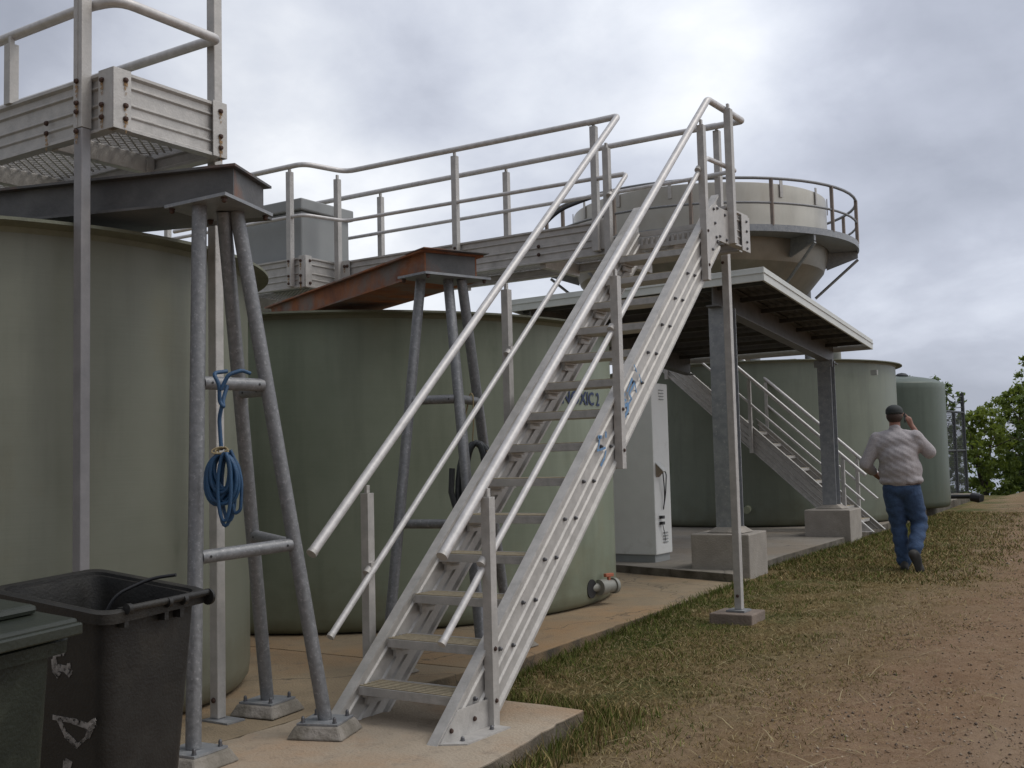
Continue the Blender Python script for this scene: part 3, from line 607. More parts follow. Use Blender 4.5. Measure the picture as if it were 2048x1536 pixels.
# ================================================================ staircases
TAN = .9
def staircase(tname, label, y0, top_y, landing_z, xl=-4.40, xr=-3.64, zb=0.0, group=None, far=False, ntread=14):
    """ascends +y; top edge of the stringers is z = (y-y0)*TAN"""
    t = thing(tname, label, 'staircase', ((xl + xr) / 2, y0 + .3, zb), group)
    dirv = V(0, 1, TAN).normalized(); down = V(0, TAN, -1).normalized()
    h = .36
    for x in (xr, xl):
        pl = plank((x, y0, 0), dirv, down, (1, 0, 0), h, (2, zb), (1, top_y))
        obj('stringer', pl, ALU, t)
        s = 1 if x == xr else -1
        # foot angle: upright gusset and base flange
        xo = x + s * .0352
        g = obj('foot_bracket', MB().prism([(xo, y0 + .02, .006), (xo, y0 + .50, .006), (xo, y0 + .50, .16), (xo, y0 + .19, .155)], (s * .008, 0, 0))
            .prism([(xo + s * .009, y0 + .02, zb + .002), (xo + s * .009, y0 + .52, zb + .002), (xo + s * .13, y0 + .52, zb + .002), (xo + s * .13, y0 + .10, zb + .002)], (0, 0, .009)), ALU, t)
        if not far:
            bolts([(xo + s * .07, y0 + .14, .012), (xo + s * .07, y0 + .42, .012)], (0, 0, 1), g, BOLTM, .014, .02)
            bolts([(xo + s * .009, y0 + .12, .06), (xo + s * .009, y0 + .34, .08)], (s, 0, 0), g, RUSTB, .015, .012)
    # treads
    z1 = .207; first = None; br = None
    xa, xb = xl + .03, xr - .03
    for k in range(ntread):
        z = z1 + .2355 * k; y = 4.98 + .27 * k - 4.72 + y0
        if first is None:
            mb = MB().box((xa, y, z - .055), (xb, y + .235, z - .004))
            for q in range(7):
                yy = y + .006 + q * .034; mb.box((xa + .0, yy, z - .0038), (xb - .0, yy + .014, z + .003))
            mb.box((xa + .001, y + .0305, z - .075), (xa + .035, y + .215, z - .0552)); mb.box((xb - .035, y + .0305, z - .075), (xb - .001, y + .215, z - .0552))
            first = obj('tread', mb, ALU, t, bevel=.002); firstp = (y, z); first.data.materials.append(GRIP)
            for p_ in first.data.polygons:
                if 8 * 6 - 6 > p_.index >= 6: p_.material_index = 1
            bmb = MB().tube([(xa + .012, y + .06, z - .086), (xa + .02, y + .18, z - .086)], .009, 8).obox((xa + .012, y + .12, z - .098), (.010, 0, 0), (0, .07, 0), (0, 0, .02))
            br = obj('tread_cleat', bmb, ALU, t)
        else:
            d = XF[0].to_3x3() @ V(0, y - firstp[0], z - firstp[1])
            copyof(first, t, d); copyof(br, t, d)
    # bolts on the outside of the right stringer (two per tread)
    if not far:
        pts = []
        for k in range(ntread - 1):
            z = z1 + .2355 * k; y = 4.98 + .27 * k - 4.72 + y0
            for f_ in (.36, .62):
                b0 = V(0, y0, 0) + down * (h * f_); s_ = (z - .03 - b0.z) / dirv.z; q = b0 + dirv * s_
                if q.z > .1: pts.append((xr + .0108, q.y, q.z))
        bolts(pts, (1, 0, 0), t, BOLTM, .014, .02)
        bolts([(p[0] - (xr + .0108) + xl + .0108, p[1] + .02, p[2]) for p in pts[:2]], (1, 0, 0), t, RUSTB, .012, .012)
    return t
ST = staircase('steel_staircase', 'front aluminium staircase with blue painted marks, standing on the concrete pad', 4.72, 8.93, 3.5)
ZT = 4.64
# handrails of the front staircase (each run is bent once where it meets the landing rails)
hr = [obj('handrail', MB().tube([(-3.62, 4.83, 1.0), (-3.62, 8.80, 4.605), (-3.62, 9.62, 4.62), (-4.0, 9.66, 4.635)], .030, 16, bend=.04), RAILM, ST, smooth=50),
      obj('handrail', MB().tube([(-4.50, 4.74, 1.0), (-4.53, 8.86, 4.65), (-4.85, 8.87, 4.652)], .030, 16, bend=.04), RAILM, ST, smooth=50),
      obj('mid_rail', MB().tube([(-3.62, 4.81, .53), (-3.62, 8.72, 4.07), (-3.62, 9.40, 4.10), (-4.0, 9.6, 4.15)], .021, 14, bend=.05), RAILM, ST, smooth=50),
      obj('mid_rail', MB().tube([(-4.50, 4.89, .50), (-4.46, 8.87, 4.10), (-4.8, 8.88, 4.11)], .021, 14, bend=.05), RAILM, ST, smooth=50)]
for h_, p_, d_ in ((hr[0], (-3.62, 4.83, 1.0), (0, 3.97, 3.605)), (hr[1], (-4.50, 4.74, 1.0), (0, 4.12, 3.65)), (hr[2], (-3.62, 4.81, .53), (0, 3.9, 3.54)), (hr[3], (-4.50, 4.89, .50), (0, 3.98, 3.6))):
    d_ = V(*d_).normalized(); p_ = V(*p_); r_ = .033 if p_.z > .9 else .024
    obj('end_cap', MB().tube([p_ - d_ * .012, p_ + d_ * .012], r_, 16), ALU, h_, smooth=40)
PR = [(-3.59, 5.23, .006, 1.30), (-3.59, 6.90, 1.43, 2.80), (-3.59, 8.56, 2.98, 4.31)]
PL = [(-4.545, 5.285, .0065, 1.325), (-4.545, 6.935, 1.30, 2.81), (-4.545, 8.64, 2.75, 4.30)]
for x, y, a, b in PR + PL: hpost(x, y, a, b, ST)
for (x, y, a, b) in PR:
    bz = (max(a, .02) + .13, max(a, .02) + .42)
    bolts([(x + .0305, y - .002, z) for z in bz], (1, 0, 0), ST, RUSTB, .014, .01)
# rail clips on the mid rails
for x, y, z in ((-4.503, 5.28, .845), (-4.50, 6.92, 2.32), (-4.485, 8.62, 3.86), (-3.605, 5.23, .93), (-3.605, 6.9, 2.43), (-3.605, 8.56, 3.93)):
    d_ = V(0, 1, .9).normalized(); c_ = V(x - .012, y - .03, z)
    obj('rail_clip', MB().tube([c_ - d_ * .022, c_ + d_ * .022], .0265, 14).box((x - .012, y - .028, z + .0), (x + .012, y + .02, z + .05)), ALU, ST, smooth=40)
# blue brush marks on the outer stringer
def strokes(polys, x, parent, w=.011):
    for pl in polys:
        mb = MB(); pl = [V(x, *p) for p in pl]
        for i in range(len(pl) - 1):
            a, b = pl[i], pl[i + 1]; d = (b - a).normalized(); n = V(0, -d.z, d.y) * w * random.uniform(.6, 1.25)
            mb.prism([a - n - d * w * .5, b - n + d * w * .5, b + n + d * w * .5, a + n - d * w * .5], (.0012 + i * .0002, 0, 0))
        obj('painted_mark', mb, BPAINT, parent)
strokes([[(7.202, 2.184), (7.237, 2.137)], [(7.28, 2.119), (7.312, 2.066)]], -3.613, ST, .008)
strokes([[(7.163, 2.081), (7.13, 2.046), (7.076, 1.986)], [(7.206, 2.061), (7.159, 2.018), (7.106, 1.971)], [(7.205, 2.055), (7.222, 1.987)], [(7.106, 1.971), (7.14, 1.932), (7.101, 1.902)]], -3.613, ST, .011)
strokes([[(7.037, 1.962), (6.984, 1.938), (6.972, 1.893), (7.0, 1.86)], [(7.019, 1.956), (7.028, 1.917), (6.995, 1.871)], [(7.053, 1.923), (7.003, 1.905), (7.025, 1.878), (7.082, 1.896)], [(7.082, 1.896), (7.079, 1.851), (7.033, 1.805), (7.007, 1.785)], [(6.995, 1.871), (6.997, 1.821), (7.02, 1.804)]], -3.613, ST, .013)
strokes([[(6.621, 1.654), (6.665, 1.654)], [(6.643, 1.654), (6.629, 1.603), (6.604, 1.56)], [(6.604, 1.56), (6.654, 1.568), (6.717, 1.579)], [(6.732, 1.687), (6.73, 1.654)], [(6.724, 1.557), (6.701, 1.506), (6.647, 1.458)]], -3.613, ST, .010)

# ================================================================ elevated walkway behind the front staircase
WK = thing('elevated_walkway', 'long raised aluminium walkway at the head of the front staircase, over the lettered tank', 'walkway', (-3.9, 9.79, 0))
Z1, Z0 = 3.72, 3.40; HH = Z1 - Z0
def toe(p, d, out, c0, c1, parent=None, z=Z1, h=HH): return obj('toe_board', plank((*p, z), d, (0, 0, -1), out, h, c0, c1), ALU, parent or WK)
toe((-5, 8.95), (1, 0, 0), (0, 1, 0), (0, -8.02), (0, -4.70)); toe((-5, 9.66), (1, 0, 0), (0, 1, 0), (0, -11.5), (0, -3.70))
toe((-8.09, 9), (0, 1, 0), (1, 0, 0), (1, 8.49), (1, 8.92)); toe((-9, 8.46), (1, 0, 0), (0, 1, 0), (0, -11.5), (0, -8.13))
toe((-3.64, 9), (0, 1, 0), (1, 0, 0), (1, 9.10), (1, 9.62))
# splice / corner plates
def plate(lo, hi, parent): return obj('splice_plate', MB().box(lo, hi), ALU, parent, bevel=.003)
plate((-8.14, 8.416, Z0 - .005), (-8.06, 8.4245, Z1 + .015), WK); plate((-8.0545, 8.425, Z0 - .005), (-8.047, 8.52, Z1 + .015), WK)
plate((-7.98, 8.907, Z0), (-7.86, 8.9145, Z1 + .004), WK); plate((-4.87, 8.907, Z0 + .05), (-4.70, 8.9145, Z1 + .004), WK)
obj('cleated_end_plate', MB().prism([(-3.604, 8.63, 3.57), (-3.604, 8.76, 3.67), (-3.604, 9.12, 3.67), (-3.604, 9.12, 3.37), (-3.604, 8.84, 3.37), (-3.604, 8.68, 3.22), (-3.604, 8.63, 3.40)], (.008, 0, 0)), ALU, WK, bevel=.003)
plate((-3.604, 9.44, 3.37), (-3.597, 9.64, 3.70), WK)
bolts([(-3.5955, y, z) for y, z in ((8.78, 3.63), (8.86, 3.65), (9.03, 3.62), (8.80, 3.51), (8.82, 3.39), (8.90, 3.41), (9.05, 3.40), (8.73, 3.27), (8.84, 3.35))], (1, 0, 0), WK, BOLTM, .015, .014)
bolts([(-3.5965, y, z) for y, z in ((9.55, 3.65), (9.55, 3.56), (9.55, 3.46), (9.55, 3.40))], (1, 0, 0), WK, BOLTM, .014, .014)
bolts([(x, 8.9065, z) for x, z in ((-5.45, 3.56), (-5.45, 3.48), (-4.79, 3.66), (-6.41, 3.68), (-7.93, 3.66), (-7.89, 3.66))], (0, -1, 0), WK, RUSTB, .02, .016)
bolts([(x, 8.4155, z) for x, z in ((-8.11, 3.68), (-8.11, 3.52), (-8.11, 3.44))], (0, -1, 0), WK, RUSTB, .018, .016)
bolts([(-8.0465, 8.49, z) for z in (3.68, 3.44)], (1, 0, 0), WK, RUSTB, .018, .016)
streaks([(-8.11, 8.4155, 3.66), (-8.11, 8.4155, 3.5), (-8.11, 8.4155, 3.43), (-7.93, 8.9065, 3.64)], (0, -1, 0), WK, .1)
# decks and bearers
grating(-11.4, -3.7, 8.99, 9.63, 3.50, WK, .12, .045)
for x in (-4.1, -5.45, -6.8, -8.0, -9.4, -10.8): obj('bearer', MB().box((x - .03, 8.98, 3.36), (x + .03, 9.64, 3.485)), ALU, WK)
obj('bearer', MB().box((-4.66, 8.985, 3.30), (-4.60, 9.63, 3.485)), ALU, WK)
deckn = MB()
for k in range(14): deckn.lathe([(.02, 0), (.02, .10)], (-4.38 + .052 * k, 8.965, 3.40), 10)
obj('deck_nosing', deckn.box((-4.39, 8.935, 3.515), (-3.67, 8.96, 3.56)).box((-4.39, 8.935, 3.40), (-3.67, 8.945, 3.44)), ALU, WK)
# rails
ZR = 4.67; ZM = 4.15
obj('top_rail', MB().tube([(-4.56, 8.87, 4.652), (-7.86, 8.87, 4.69), (-8.02, 8.38, 4.70), (-11.6, 8.36, 4.72)], .028, 14, bend=.12), RAILM, WK, smooth=50)
obj('mid_rail', MB().tube([(-4.5, 8.88, 4.11), (-7.88, 8.88, 4.15), (-8.05, 8.40, 4.16), (-11.6, 8.38, 4.18)], .020, 12, bend=.1), RAILM, WK, smooth=50)
obj('top_rail', MB().tube([(-3.9, 9.66, 4.64), (-8.2, 9.66, 4.66), (-11.6, 9.66, 4.67)], .028, 14), RAILM, WK, smooth=50)
obj('mid_rail', MB().tube([(-3.9, 9.66, 4.165), (-8.2, 9.66, 4.17), (-11.6, 9.66, 4.18)], .020, 12), RAILM, WK, smooth=50)
for x in (-4.80, -6.41): hpost(x, 8.885, 3.43, 4.61, WK)
hpost(-8.0, 8.885, 3.41, 4.63, WK); hpost(-8.24, 8.40, 3.41, 4.65, WK); hpost(-10.2, 8.40, 3.41, 4.65, WK)
for x in (-3.91, -6.32, -8.07, -10.0): hpost(x, 9.70, 3.43, 4.60, WK)
bolts([(-8.24, 8.369, z) for z in (3.68, 3.52, 3.44)], (0, -1, 0), WK, RUSTB, .016, .014)
bolts([(-6.41, 8.854, 3.66)], (0, -1, 0), WK, RUSTB, .016, .014)
streaks([(-8.24, 8.369, 3.66), (-8.24, 8.369, 3.5)], (0, -1, 0), WK, .09)
hpost(-3.575, 9.15, 3.38, 4.60, WK, .032, .032)
# support post with footing
p = obj('support_post', MB().box((-3.94, 9.76, .075), (-3.87, 9.83, 3.44)), ALU, WK, bevel=.006)
obj('base_plate', MB().box((-4.0, 9.70, .057), (-3.82, 9.88, .074)), GALVC, p)
bolts([(-3.905, 9.759, .2)], (0, -1, 0), p, RUSTB, .016, .012); bolts([(-3.925, 9.759, 3.34)], (0, -1, 0), p, RUSTB, .016, .012)
ft = obj('concrete_footing', MB().prism([(-4.12, 9.58, -.16), (-3.71, 9.60, -.16), (-3.73, 10.0, -.16), (-4.13, 9.98, -.16)], (0, 0, .215)), mat('brown_concrete', (.24, .19, .155), (.16, .125, .1), 5, .9, 0, .4, 50), bevel=.012)
tag(ft, 'small square concrete footing in the grass under the tall walkway post', 'footing')
# grey switch box standing on the walkway
sb = thing('control_box', 'plain grey equipment box on the raised walkway, left of the rusty beam', 'box', (-8.62, 9.0, 3.505))
obj('housing', MB().box((-9.12, 8.58, 3.505), (-8.25, 9.35, 4.27)), BOXG, sb, bevel=.02); obj('lid', MB().box((-9.16, 8.54, 4.272), (-8.21, 9.39, 4.40)), BOXG, sb, bevel=.015)

# ================================================================ near left platform
PF = thing('overhead_platform', 'rust streaked aluminium platform overhead at top left, on two tall posts', 'platform', (-5.2, 3.74, 0))
XE, YN, YF = -5.05, 3.80, 4.54; pz1, pz0 = 3.715, 3.385; ph = pz1 - pz0
toe((-6, YN), (1, 0, 0), (0, 1, 0), (0, -9.5), (0, XE - .03), PF, pz1, ph); toe((-6, YF), (1, 0, 0), (0, 1, 0), (0, -9.5), (0, XE - .03), PF, pz1, ph)
toe((XE, 4), (0, 1, 0), (1, 0, 0), (1, YN + .005), (1, YF - .005), PF, pz1, ph)
for lo, hi in (((XE - .09, YN - .0425, pz0 - .002), (XE + .0345, YN - .0352, pz1 + .01)), ((XE + .0355, YN - .0425, pz0 - .002), (XE + .0425, YN + .075, pz1 + .01)), ((XE + .0355, YF - .075, pz0 - .002), (XE + .0425, YF + .034, pz1 + .01)), ((XE - .09, YF + .0352, pz0), (XE + .0345, YF + .042, pz1))):
    obj('corner_plate', MB().box(lo, hi), ALU, PF, bevel=.002)
b1 = [(XE - .055, YN - .043, z) for z in (3.665, 3.525, 3.455)]; b2 = [(XE + .043, YN + .035, z) for z in (3.665, 3.52, 3.445)]; b3 = [(XE + .043, YF - .02, z) for z in (3.665, 3.51, 3.44)]
bolts(b1, (0, -1, 0), PF, RUSTB, .017, .016); bolts(b2 + b3, (1, 0, 0), PF, RUSTB, .017, .016)
bolts([(-5.62, YN - .035, z) for z in (3.52, 3.46)], (0, -1, 0), PF, RUSTB, .017, .016)
bolts([(-5.255, YN - .0965, z) for z in (3.675, 3.55, 3.50, 3.39)], (0, -1, 0), PF, RUSTB, .017, .016)
streaks(b1 + [(-5.255, YN - .0965, z) for z in (3.66, 3.54, 3.38)] + [(-5.62, YN - .035, 3.45)], (0, -1, 0), PF, .10, .014)
streaks(b2 + b3, (1, 0, 0), PF, .10, .014)
grating(-9.4, XE - .04, YN + .03, YF - .03, 3.50, PF, .13, .075)
for x in (-5.64, -6.55, -7.4, -8.3):
    obj('bearer', MB().box((x - .03, YN + .028, 3.375), (x + .03, YF - .028, 3.485)), ALU, PF, bevel=.004); obj('cleat', MB().box((x + .031, YF - .09, 3.38), (x + .038, YF - .03, 3.47)), ALU, PF)
obj('angle_rail', MB().box((XE - .075, YN + .03, 3.47), (XE - .03, YF - .03, 3.487)), ALU, PF)
np_ = obj('tall_post', MB().box((-5.29, YN - .095, 3.412), (-5.215, YN - .03, 5.4)).box((-5.257, YN - .099, 3.42), (-5.250, YN - .0951, 5.4)), ALU, PF, bevel=.006)
obj('lower_post', MB().box((-5.288, YN - .093, .008), (-5.217, YN - .032, 3.41)), POSTM, PF, bevel=.006)
fp = obj('tall_post', MB().box((-5.20, YF + .045, .012), (-5.13, YF + .11, 5.4)), ALU, PF, bevel=.006)
obj('base_plate', MB().box((-5.22, YF + .0, .001), (-5.0, YF + .14, .011)), GALVC, fp); bolts([(-5.165, YF + .044, .12)], (0, -1, 0), fp, RUSTB, .018, .012)
bolts([(-5.165, YF + .044, 3.34)], (0, -1, 0), fp, RUSTB, .016, .012)
obj('top_rail', MB().tube([(-9.5, YN, 4.15), (XE - .22, YN, 4.145), (XE, YN + .03, 4.13), (XE, YF - .0, 4.13), (XE - .1, YF + .01, 4.145), (-9.5, YF + .01, 4.16)], .030, 16, bend=.10), RAILM, PF, smooth=50)
for x in (-6.00, -7.6): hpost(x, YN - .02, 3.71, 4.08, PF)
for x in (-7.6,): hpost(x, YF + .03, 3.45, 4.10, PF)

# ================================================================ trestles, box beams, footings
def trestle(label, tops, feet, plate_poly, zp, braces, group='steel pipe trestles'):
    t = thing('steel_trestle', label, 'trestle', (sum(f[0] for f in feet) / 3, sum(f[1] for f in feet) / 3, .08), group)
    for a, b in zip(tops, feet): obj('leg', MB().tube([a, V(*b)], .040, 18), GALV, t, smooth=50)
    tp = obj('top_plate', MB().prism([(x, y, zp - .02) for x, y in plate_poly], (0, 0, .018)), GALVC, t)
    for x, y in plate_poly:
        cx = sum(q[0] for q in plate_poly) / 4; cy = sum(q[1] for q in plate_poly) / 4
        obj('plate_bolt', boltmb((x * .86 + cx * .14, y * .86 + cy * .14, zp - .021), (0, 0, -1), .018, .025), RUSTB, tp)
    for i, j, z, r_ in braces:
        def at(k): a, b = V(*tops[k]), V(*feet[k]); s = (z[0 if k == i else 1] - a.z) / (b.z - a.z); return a + (b - a) * s
        pa, pb = at(i), at(j); d = (pb - pa).normalized()
        bb = obj('brace', MB().tube([pa + d * .03, pb - d * .03], r_, 16), GALV, t, smooth=50)
        side = d.cross(V(0, 0, 1)).normalized(); side = side if side.y < 0 else -side
        for q in (pa + d * .07, pb - d * .07): obj('drain_hole', MB().tube([q + side * (r_ - .003), q + side * (r_ + .001)], .007, 8), BLACK, bb)
    return t
tA = [(-4.61, 4.01, 2.93), (-4.62, 4.19, 2.93), (-4.57, 4.24, 2.93)]; fA = [(-4.49, 3.85, .085), (-5.02, 4.88, .085), (-4.33, 4.65, .085)]
trestle('three legged galvanised pipe trestle near the bins, with blue rope hung on it', tA, fA, [(-4.80, 3.93), (-4.32, 3.93), (-4.49, 4.44), (-4.86, 4.30)], 2.95,
        [(0, 2, (1.96, 1.96), .036), (1, 2, (1.93, 1.93), .03), (0, 2, (1.04, 1.07), .036), (1, 2, (1.10, 1.06), .036)])
tB = [(-5.19, 6.71, 2.93), (-5.03, 6.85, 2.93), (-4.95, 6.92, 2.93)]; fB = [(-5.16, 6.18, .055), (-4.36, 6.26, .055), (-4.96, 7.5, .055)]
trestle('three legged galvanised pipe trestle behind the front staircase, with a grey hose hung on it', tB, fB, [(-5.30, 6.56), (-4.98, 6.50), (-4.78, 7.08), (-5.18, 7.12)], 2.95,
        [(0, 1, (1.98, 1.98), .034), (1, 2, (1.98, 1.98), .034), (0, 1, (1.06, 1.06), .034), (1, 2, (1.06, 1.06), .034)])
def pad(fx, fy, label, s=.13, z=.08, rot=0.0):
    ca, sa = math.cos(rot), math.sin(rot); top = [(fx + (a * ca - b * sa) * s, fy + (a * sa + b * ca) * s) for a, b in ((-1, -1), (1, -1), (1, 1), (-1, 1))]
    bot = [(fx + (x - fx) * 1.28, fy + (y - fy) * 1.28) for x, y in top]
    o = thing('grout_pad', label, 'footing', (fx, fy, 0.004), 'grout pads under the trestle legs')
    vs = [(x, y, .0045) for x, y in bot] + [(x, y, z - .006) for x, y in top]; obj('grout', MB().add(vs, [(3, 2, 1, 0), (4, 5, 6, 7)] + [(i, (i + 1) % 4, 4 + (i + 1) % 4, 4 + i) for i in range(4)]), GROUT, o, bevel=.012)
    obj('steel_plate', MB().prism([(fx + (x - fx) * .93, fy + (y - fy) * .93, z - .005) for x, y in top], (0, 0, .01)), GALVC, o)
    bolts([(fx + (x - fx) * .72, fy + (y - fy) * .72, z + .005) for x, y in top], (0, 0, 1), o, BOLTM, .013, .032)
pad(-4.49, 3.85, 'grout pad under the left front leg of the near trestle, beside the black bin', rot=.1)
pad(-5.02, 4.88, 'grout pad under the rear leg of the near trestle, closest to the tank', rot=.15)
pad(-4.33, 4.65, 'grout pad under the right leg of the near trestle, touching the staircase foot', rot=.35)
pad(-5.16, 6.18, 'grout pad under the left leg of the trestle behind the staircase', .14, .05); pad(-4.96, 7.5, 'grout pad under the rear leg of the trestle behind the staircase', .14, .05)
def boxbeam(label, P1, P2, d, L, z, h=.20, m=BEAM, inset=.055, mats=None):
    """girder: wide top and bottom plates with recessed webs. P1,P2 = end corners, d = direction away from the end"""
    d = V(*d, 0).normalized(); P1 = V(*P1, z); P2 = V(*P2, z); n = (P2 - P1).normalized()
    t = thing('steel_beam', label, 'beam', ((P1 + P2) / 2)[:])
    for zz_, nm in ((z - .0, 'bottom_flange'), (z + h - .014, 'top_flange')):
        q = [P1, P2, P2 + d * L, P1 + d * L]; obj(nm, MB().prism([(a.x, a.y, zz_) for a in q], (0, 0, .014)), m, t)
    a, b = P1 + n * inset + d * inset * .6, P2 - n * inset + d * inset * .6
    for p_ in (a, b):
        s = n * .006; obj('web', MB().prism([(p_ - s + V(0, 0, .0142))[:], (p_ + s + V(0, 0, .0142))[:], (p_ + s + d * (L - .1) + V(0, 0, .0142))[:], (p_ - s + d * (L - .1) + V(0, 0, .0142))[:]], (0, 0, h - .0286)), mats or m, t)
    obj('end_stiffener', MB().prism([(a + n * .007 + V(0, 0, .0143))[:], (b - n * .007 + V(0, 0, .0143))[:], (b - n * .007 + d * .012 + V(0, 0, .0143))[:], (a + n * .007 + d * .012 + V(0, 0, .0143))[:]], (0, 0, h - .0288)), m, t)
    return t
boxbeam('dark steel box beam on the near trestle, running under the overhead platform', (-4.43, 4.10), (-4.64, 4.58), (-.95, -.30), 3.6, 2.952, .205, BEAM)
b2_ = boxbeam('rust red steel beam on the trestle behind the staircase, crossing the lettered tank', (-5.13, 6.64), (-4.90, 7.16), (-.915, .405), 3.4, 2.952, .20, RUST)
for ch in b2_.children:
    if ch.name.startswith(('end', )): ch.data.materials[0] = BEAM
obj('end_cap_plate', MB().obox((-5.10, 6.94, 3.156), V(.23, .52, 0) * .52, V(-.915, .405, 0) * .16, (0, 0, .0035)), BEAM, b2_)

# ================================================================ ropes and hoses
def coil(c, u, v, ru, rv, n, r, jit, seed, turns_pts=26):
    rg = random.Random(seed); mb = MB(); c, u, v = V(*c), V(*u).normalized(), V(*v).normalized(); w = u.cross(v); pts = []
    for k in range(n):
        a_, b_, o_ = ru * rg.uniform(.55, 1.0), rv * rg.uniform(.75, 1.08), rg.uniform(-jit, jit); du = rg.uniform(-jit, jit)
        for i in range(turns_pts):
            t = 2 * math.pi * (i / turns_pts) + math.pi / 2
            pts.append(c + u * (math.cos(t) * a_ + du * (1 - math.sin(t)) * .5) + v * (math.sin(t) * b_ + (rv - b_)) + w * (o_ + (i / turns_pts - .5) * r))
    return mb.tube(pts, r, 7)
rp = thing('rope', 'blue rope coil hanging from the upper brace of the near trestle', 'rope', (-4.42, 4.02, 1.25))
vr = V(.838, .545, 0)
bc = V(-4.355, 3.955, 1.965)
obj('hitch', MB().tube([bc + vr * -.03 + V(0, 0, .045) + V(0, .05, 0), bc + vr * -.03 + V(0, -.045, .03), bc + V(.01, -.05, -.03), bc + V(.0, -.04, -.12), bc + V(.02, -.03, -.15), bc + V(-.02, .0, -.11), bc + V(-.03, .04, -.03)], .0105, 8, bend=.03)
    .tube([bc + V(.015, -.045, -.06), bc + vr * .05 + V(0, -.045, .02), bc + vr * .085 + V(0, 0, .045), bc + vr * .1 + V(0, .04, .03)], .0105, 8, bend=.02)
    .tube([bc + V(.01, -.03, -.13), bc + V(-.015, -.03, -.2), bc + V(.0, -.03, -.37)], .0105, 8, bend=.05), BLUE, rp, smooth=60)
cc_ = bc + V(.01, -.03, -.51)
obj('coil', coil(cc_, vr, (0, 0, 1), .080, .120, 20, .0105, .035, 3), BLUE, rp, smooth=60)
obj('loose_loop', coil(cc_ + V(.03, -.0, -.06), vr, (0, 0, 1), .045, .185, 3, .0095, .05, 11).tube([cc_ + vr * .04 + V(0, 0, .14), cc_ + vr * .10 + V(0, 0, .0), cc_ + vr * .09 + V(0, 0, -.17), cc_ + vr * .06 + V(0, 0, -.19), cc_ + vr * .04 + V(0, 0, -.1)], .009, 7, bend=.07), BLUE, rp, smooth=60)
obj('twine_tie', coil(cc_ + V(.01, -.02, .135), vr, (0, .5, 1), .04, .02, 5, .004, .014, 5, 12), TIE, rp)
hp_ = thing('hose', 'coiled grey hose tied with tan twine behind the front staircase', 'hose', (-4.83, 6.95, 1.0))
hc = V(-4.83, 6.9, 1.28)
obj('coil', coil(hc, (.838, .545, 0), (0, 0, 1), .15, .37, 11, .023, .05, 9), HOSE, hp_, smooth=60)
obj('loose_end', MB().tube([hc + vr * -.16 + V(0, -.05, .18), hc + vr * -.17 + V(0, -.05, 0), hc + vr * -.1 + V(0, -.04, -.3)], .024, 10), HOSE, hp_, smooth=60)
obj('twine', MB().tube([hc + V(-.06, -.03, .34), hc + V(-.10, -.03, .5), hc + V(-.06, .02, .76), hc + V(-.02, .0, .74), hc + V(.0, -.03, .5), hc + V(-.02, -.03, .36), hc + vr * .12 + V(0, -.06, .30)], .006, 6, bend=.06), TIE, hp_)

# ================================================================ wheelie bins
def binbody(O, ux, uy, lx, ly, zr, zb, taper, parent, m, r=.07, tilt=(-.11, .05)):
    O, ux, uy = V(*O), V(*ux), V(*uy)
    def ring(z, sc, off=0):
        o = []; hx, hy = lx / 2 * sc + off, ly / 2 * sc + off
        for (sx, sy, a0) in ((1, 1, 0), (-1, 1, 90), (-1, -1, 180), (1, -1, 270)):
            for k in range(6):
                a = R(a0 + k * 18); xx = sx * (hx - r) + r * math.cos(a); yy = sy * (hy - r) + r * math.sin(a); o.append(O + ux * xx + uy * yy + V(0, 0, z + (tilt[0] * xx + tilt[1] * yy) * z / zr))
        return o
    def loft(rings, closed=False):
        mb = MB(); n = len(rings[0]); vs = [p for rg in rings for p in rg]
        fs = [(j * n + k, j * n + (k + 1) % n, (j + 1) * n + (k + 1) % n, (j + 1) * n + k) for j in range(len(rings) - 1) for k in range(n)]
        return mb.add(vs, fs), n
    rings = [ring(zb, taper), ring(zr - .10, .975), ring(zr - .02, .985), ring(zr - .02, 1, -.02), ring(zr - .11, .965, -.02), ring(zb + .04, taper, -.02)]
    mb, n = loft(rings); mb.f.append(tuple(range(n))); mb.f.append(tuple((len(rings) - 1) * n + k for k in range(n)))
    body = obj('body', mb, m, parent, smooth=35)
    mb, n = loft([ring(zr - .055, 1, .004), ring(zr - .055, 1, .035), ring(zr - .01, 1, .038), ring(zr, 1, .02), ring(zr - .006, 1, -.004), ring(zr - .05, 1, -.006)])
    obj('rim', mb, m, parent, smooth=45)
    return ring
BB = thing('wheelie_bin', 'open black wheelie bin', 'bin', (-4.18, 3.07, 0))
BB['label'] = 'open black wheelie bin with white paint scuffs, beside the near trestle leg'
ux = V(.9954, .0958, 0); uy = V(-.0958, .9954, 0)
BO = V(-4.18, 3.07, 0)
binbody(BO, ux, uy, .66, .54, .99, .02, .80, BB, BINB)
hx_ = BO + ux * .375 + V(0, 0, .94)
obj('handle_bar', MB().tube([hx_ - uy * .19, hx_ + uy * .27 + V(0, 0, .015)], .015, 12), BINB, BB, smooth=50)
for s_ in (-.19, .03, .12):
    c_ = hx_ + uy * s_; obj('hinge_lug', MB().tube([c_ - uy * .010, c_ + uy * .010], .022, 14).obox(c_ - ux * .03 - V(0, 0, .035), ux * .02, uy * .011, V(0, 0, .04)), BINB, BB, smooth=50)
c_ = hx_ + uy * .27 + V(0, 0, .015); obj('handle_lug', MB().tube([c_ - uy * .006 - V(0, 0, .02), c_ + uy * .006 - V(0, 0, .02)], .036, 18), BINB, BB, smooth=50)
obj('axle', MB().tube([BO + ux * .17 - uy * .17 + V(0, 0, .10), BO + ux * .17 + uy * .17 + V(0, 0, .10)], .013, 10), FSTEEL, BB)
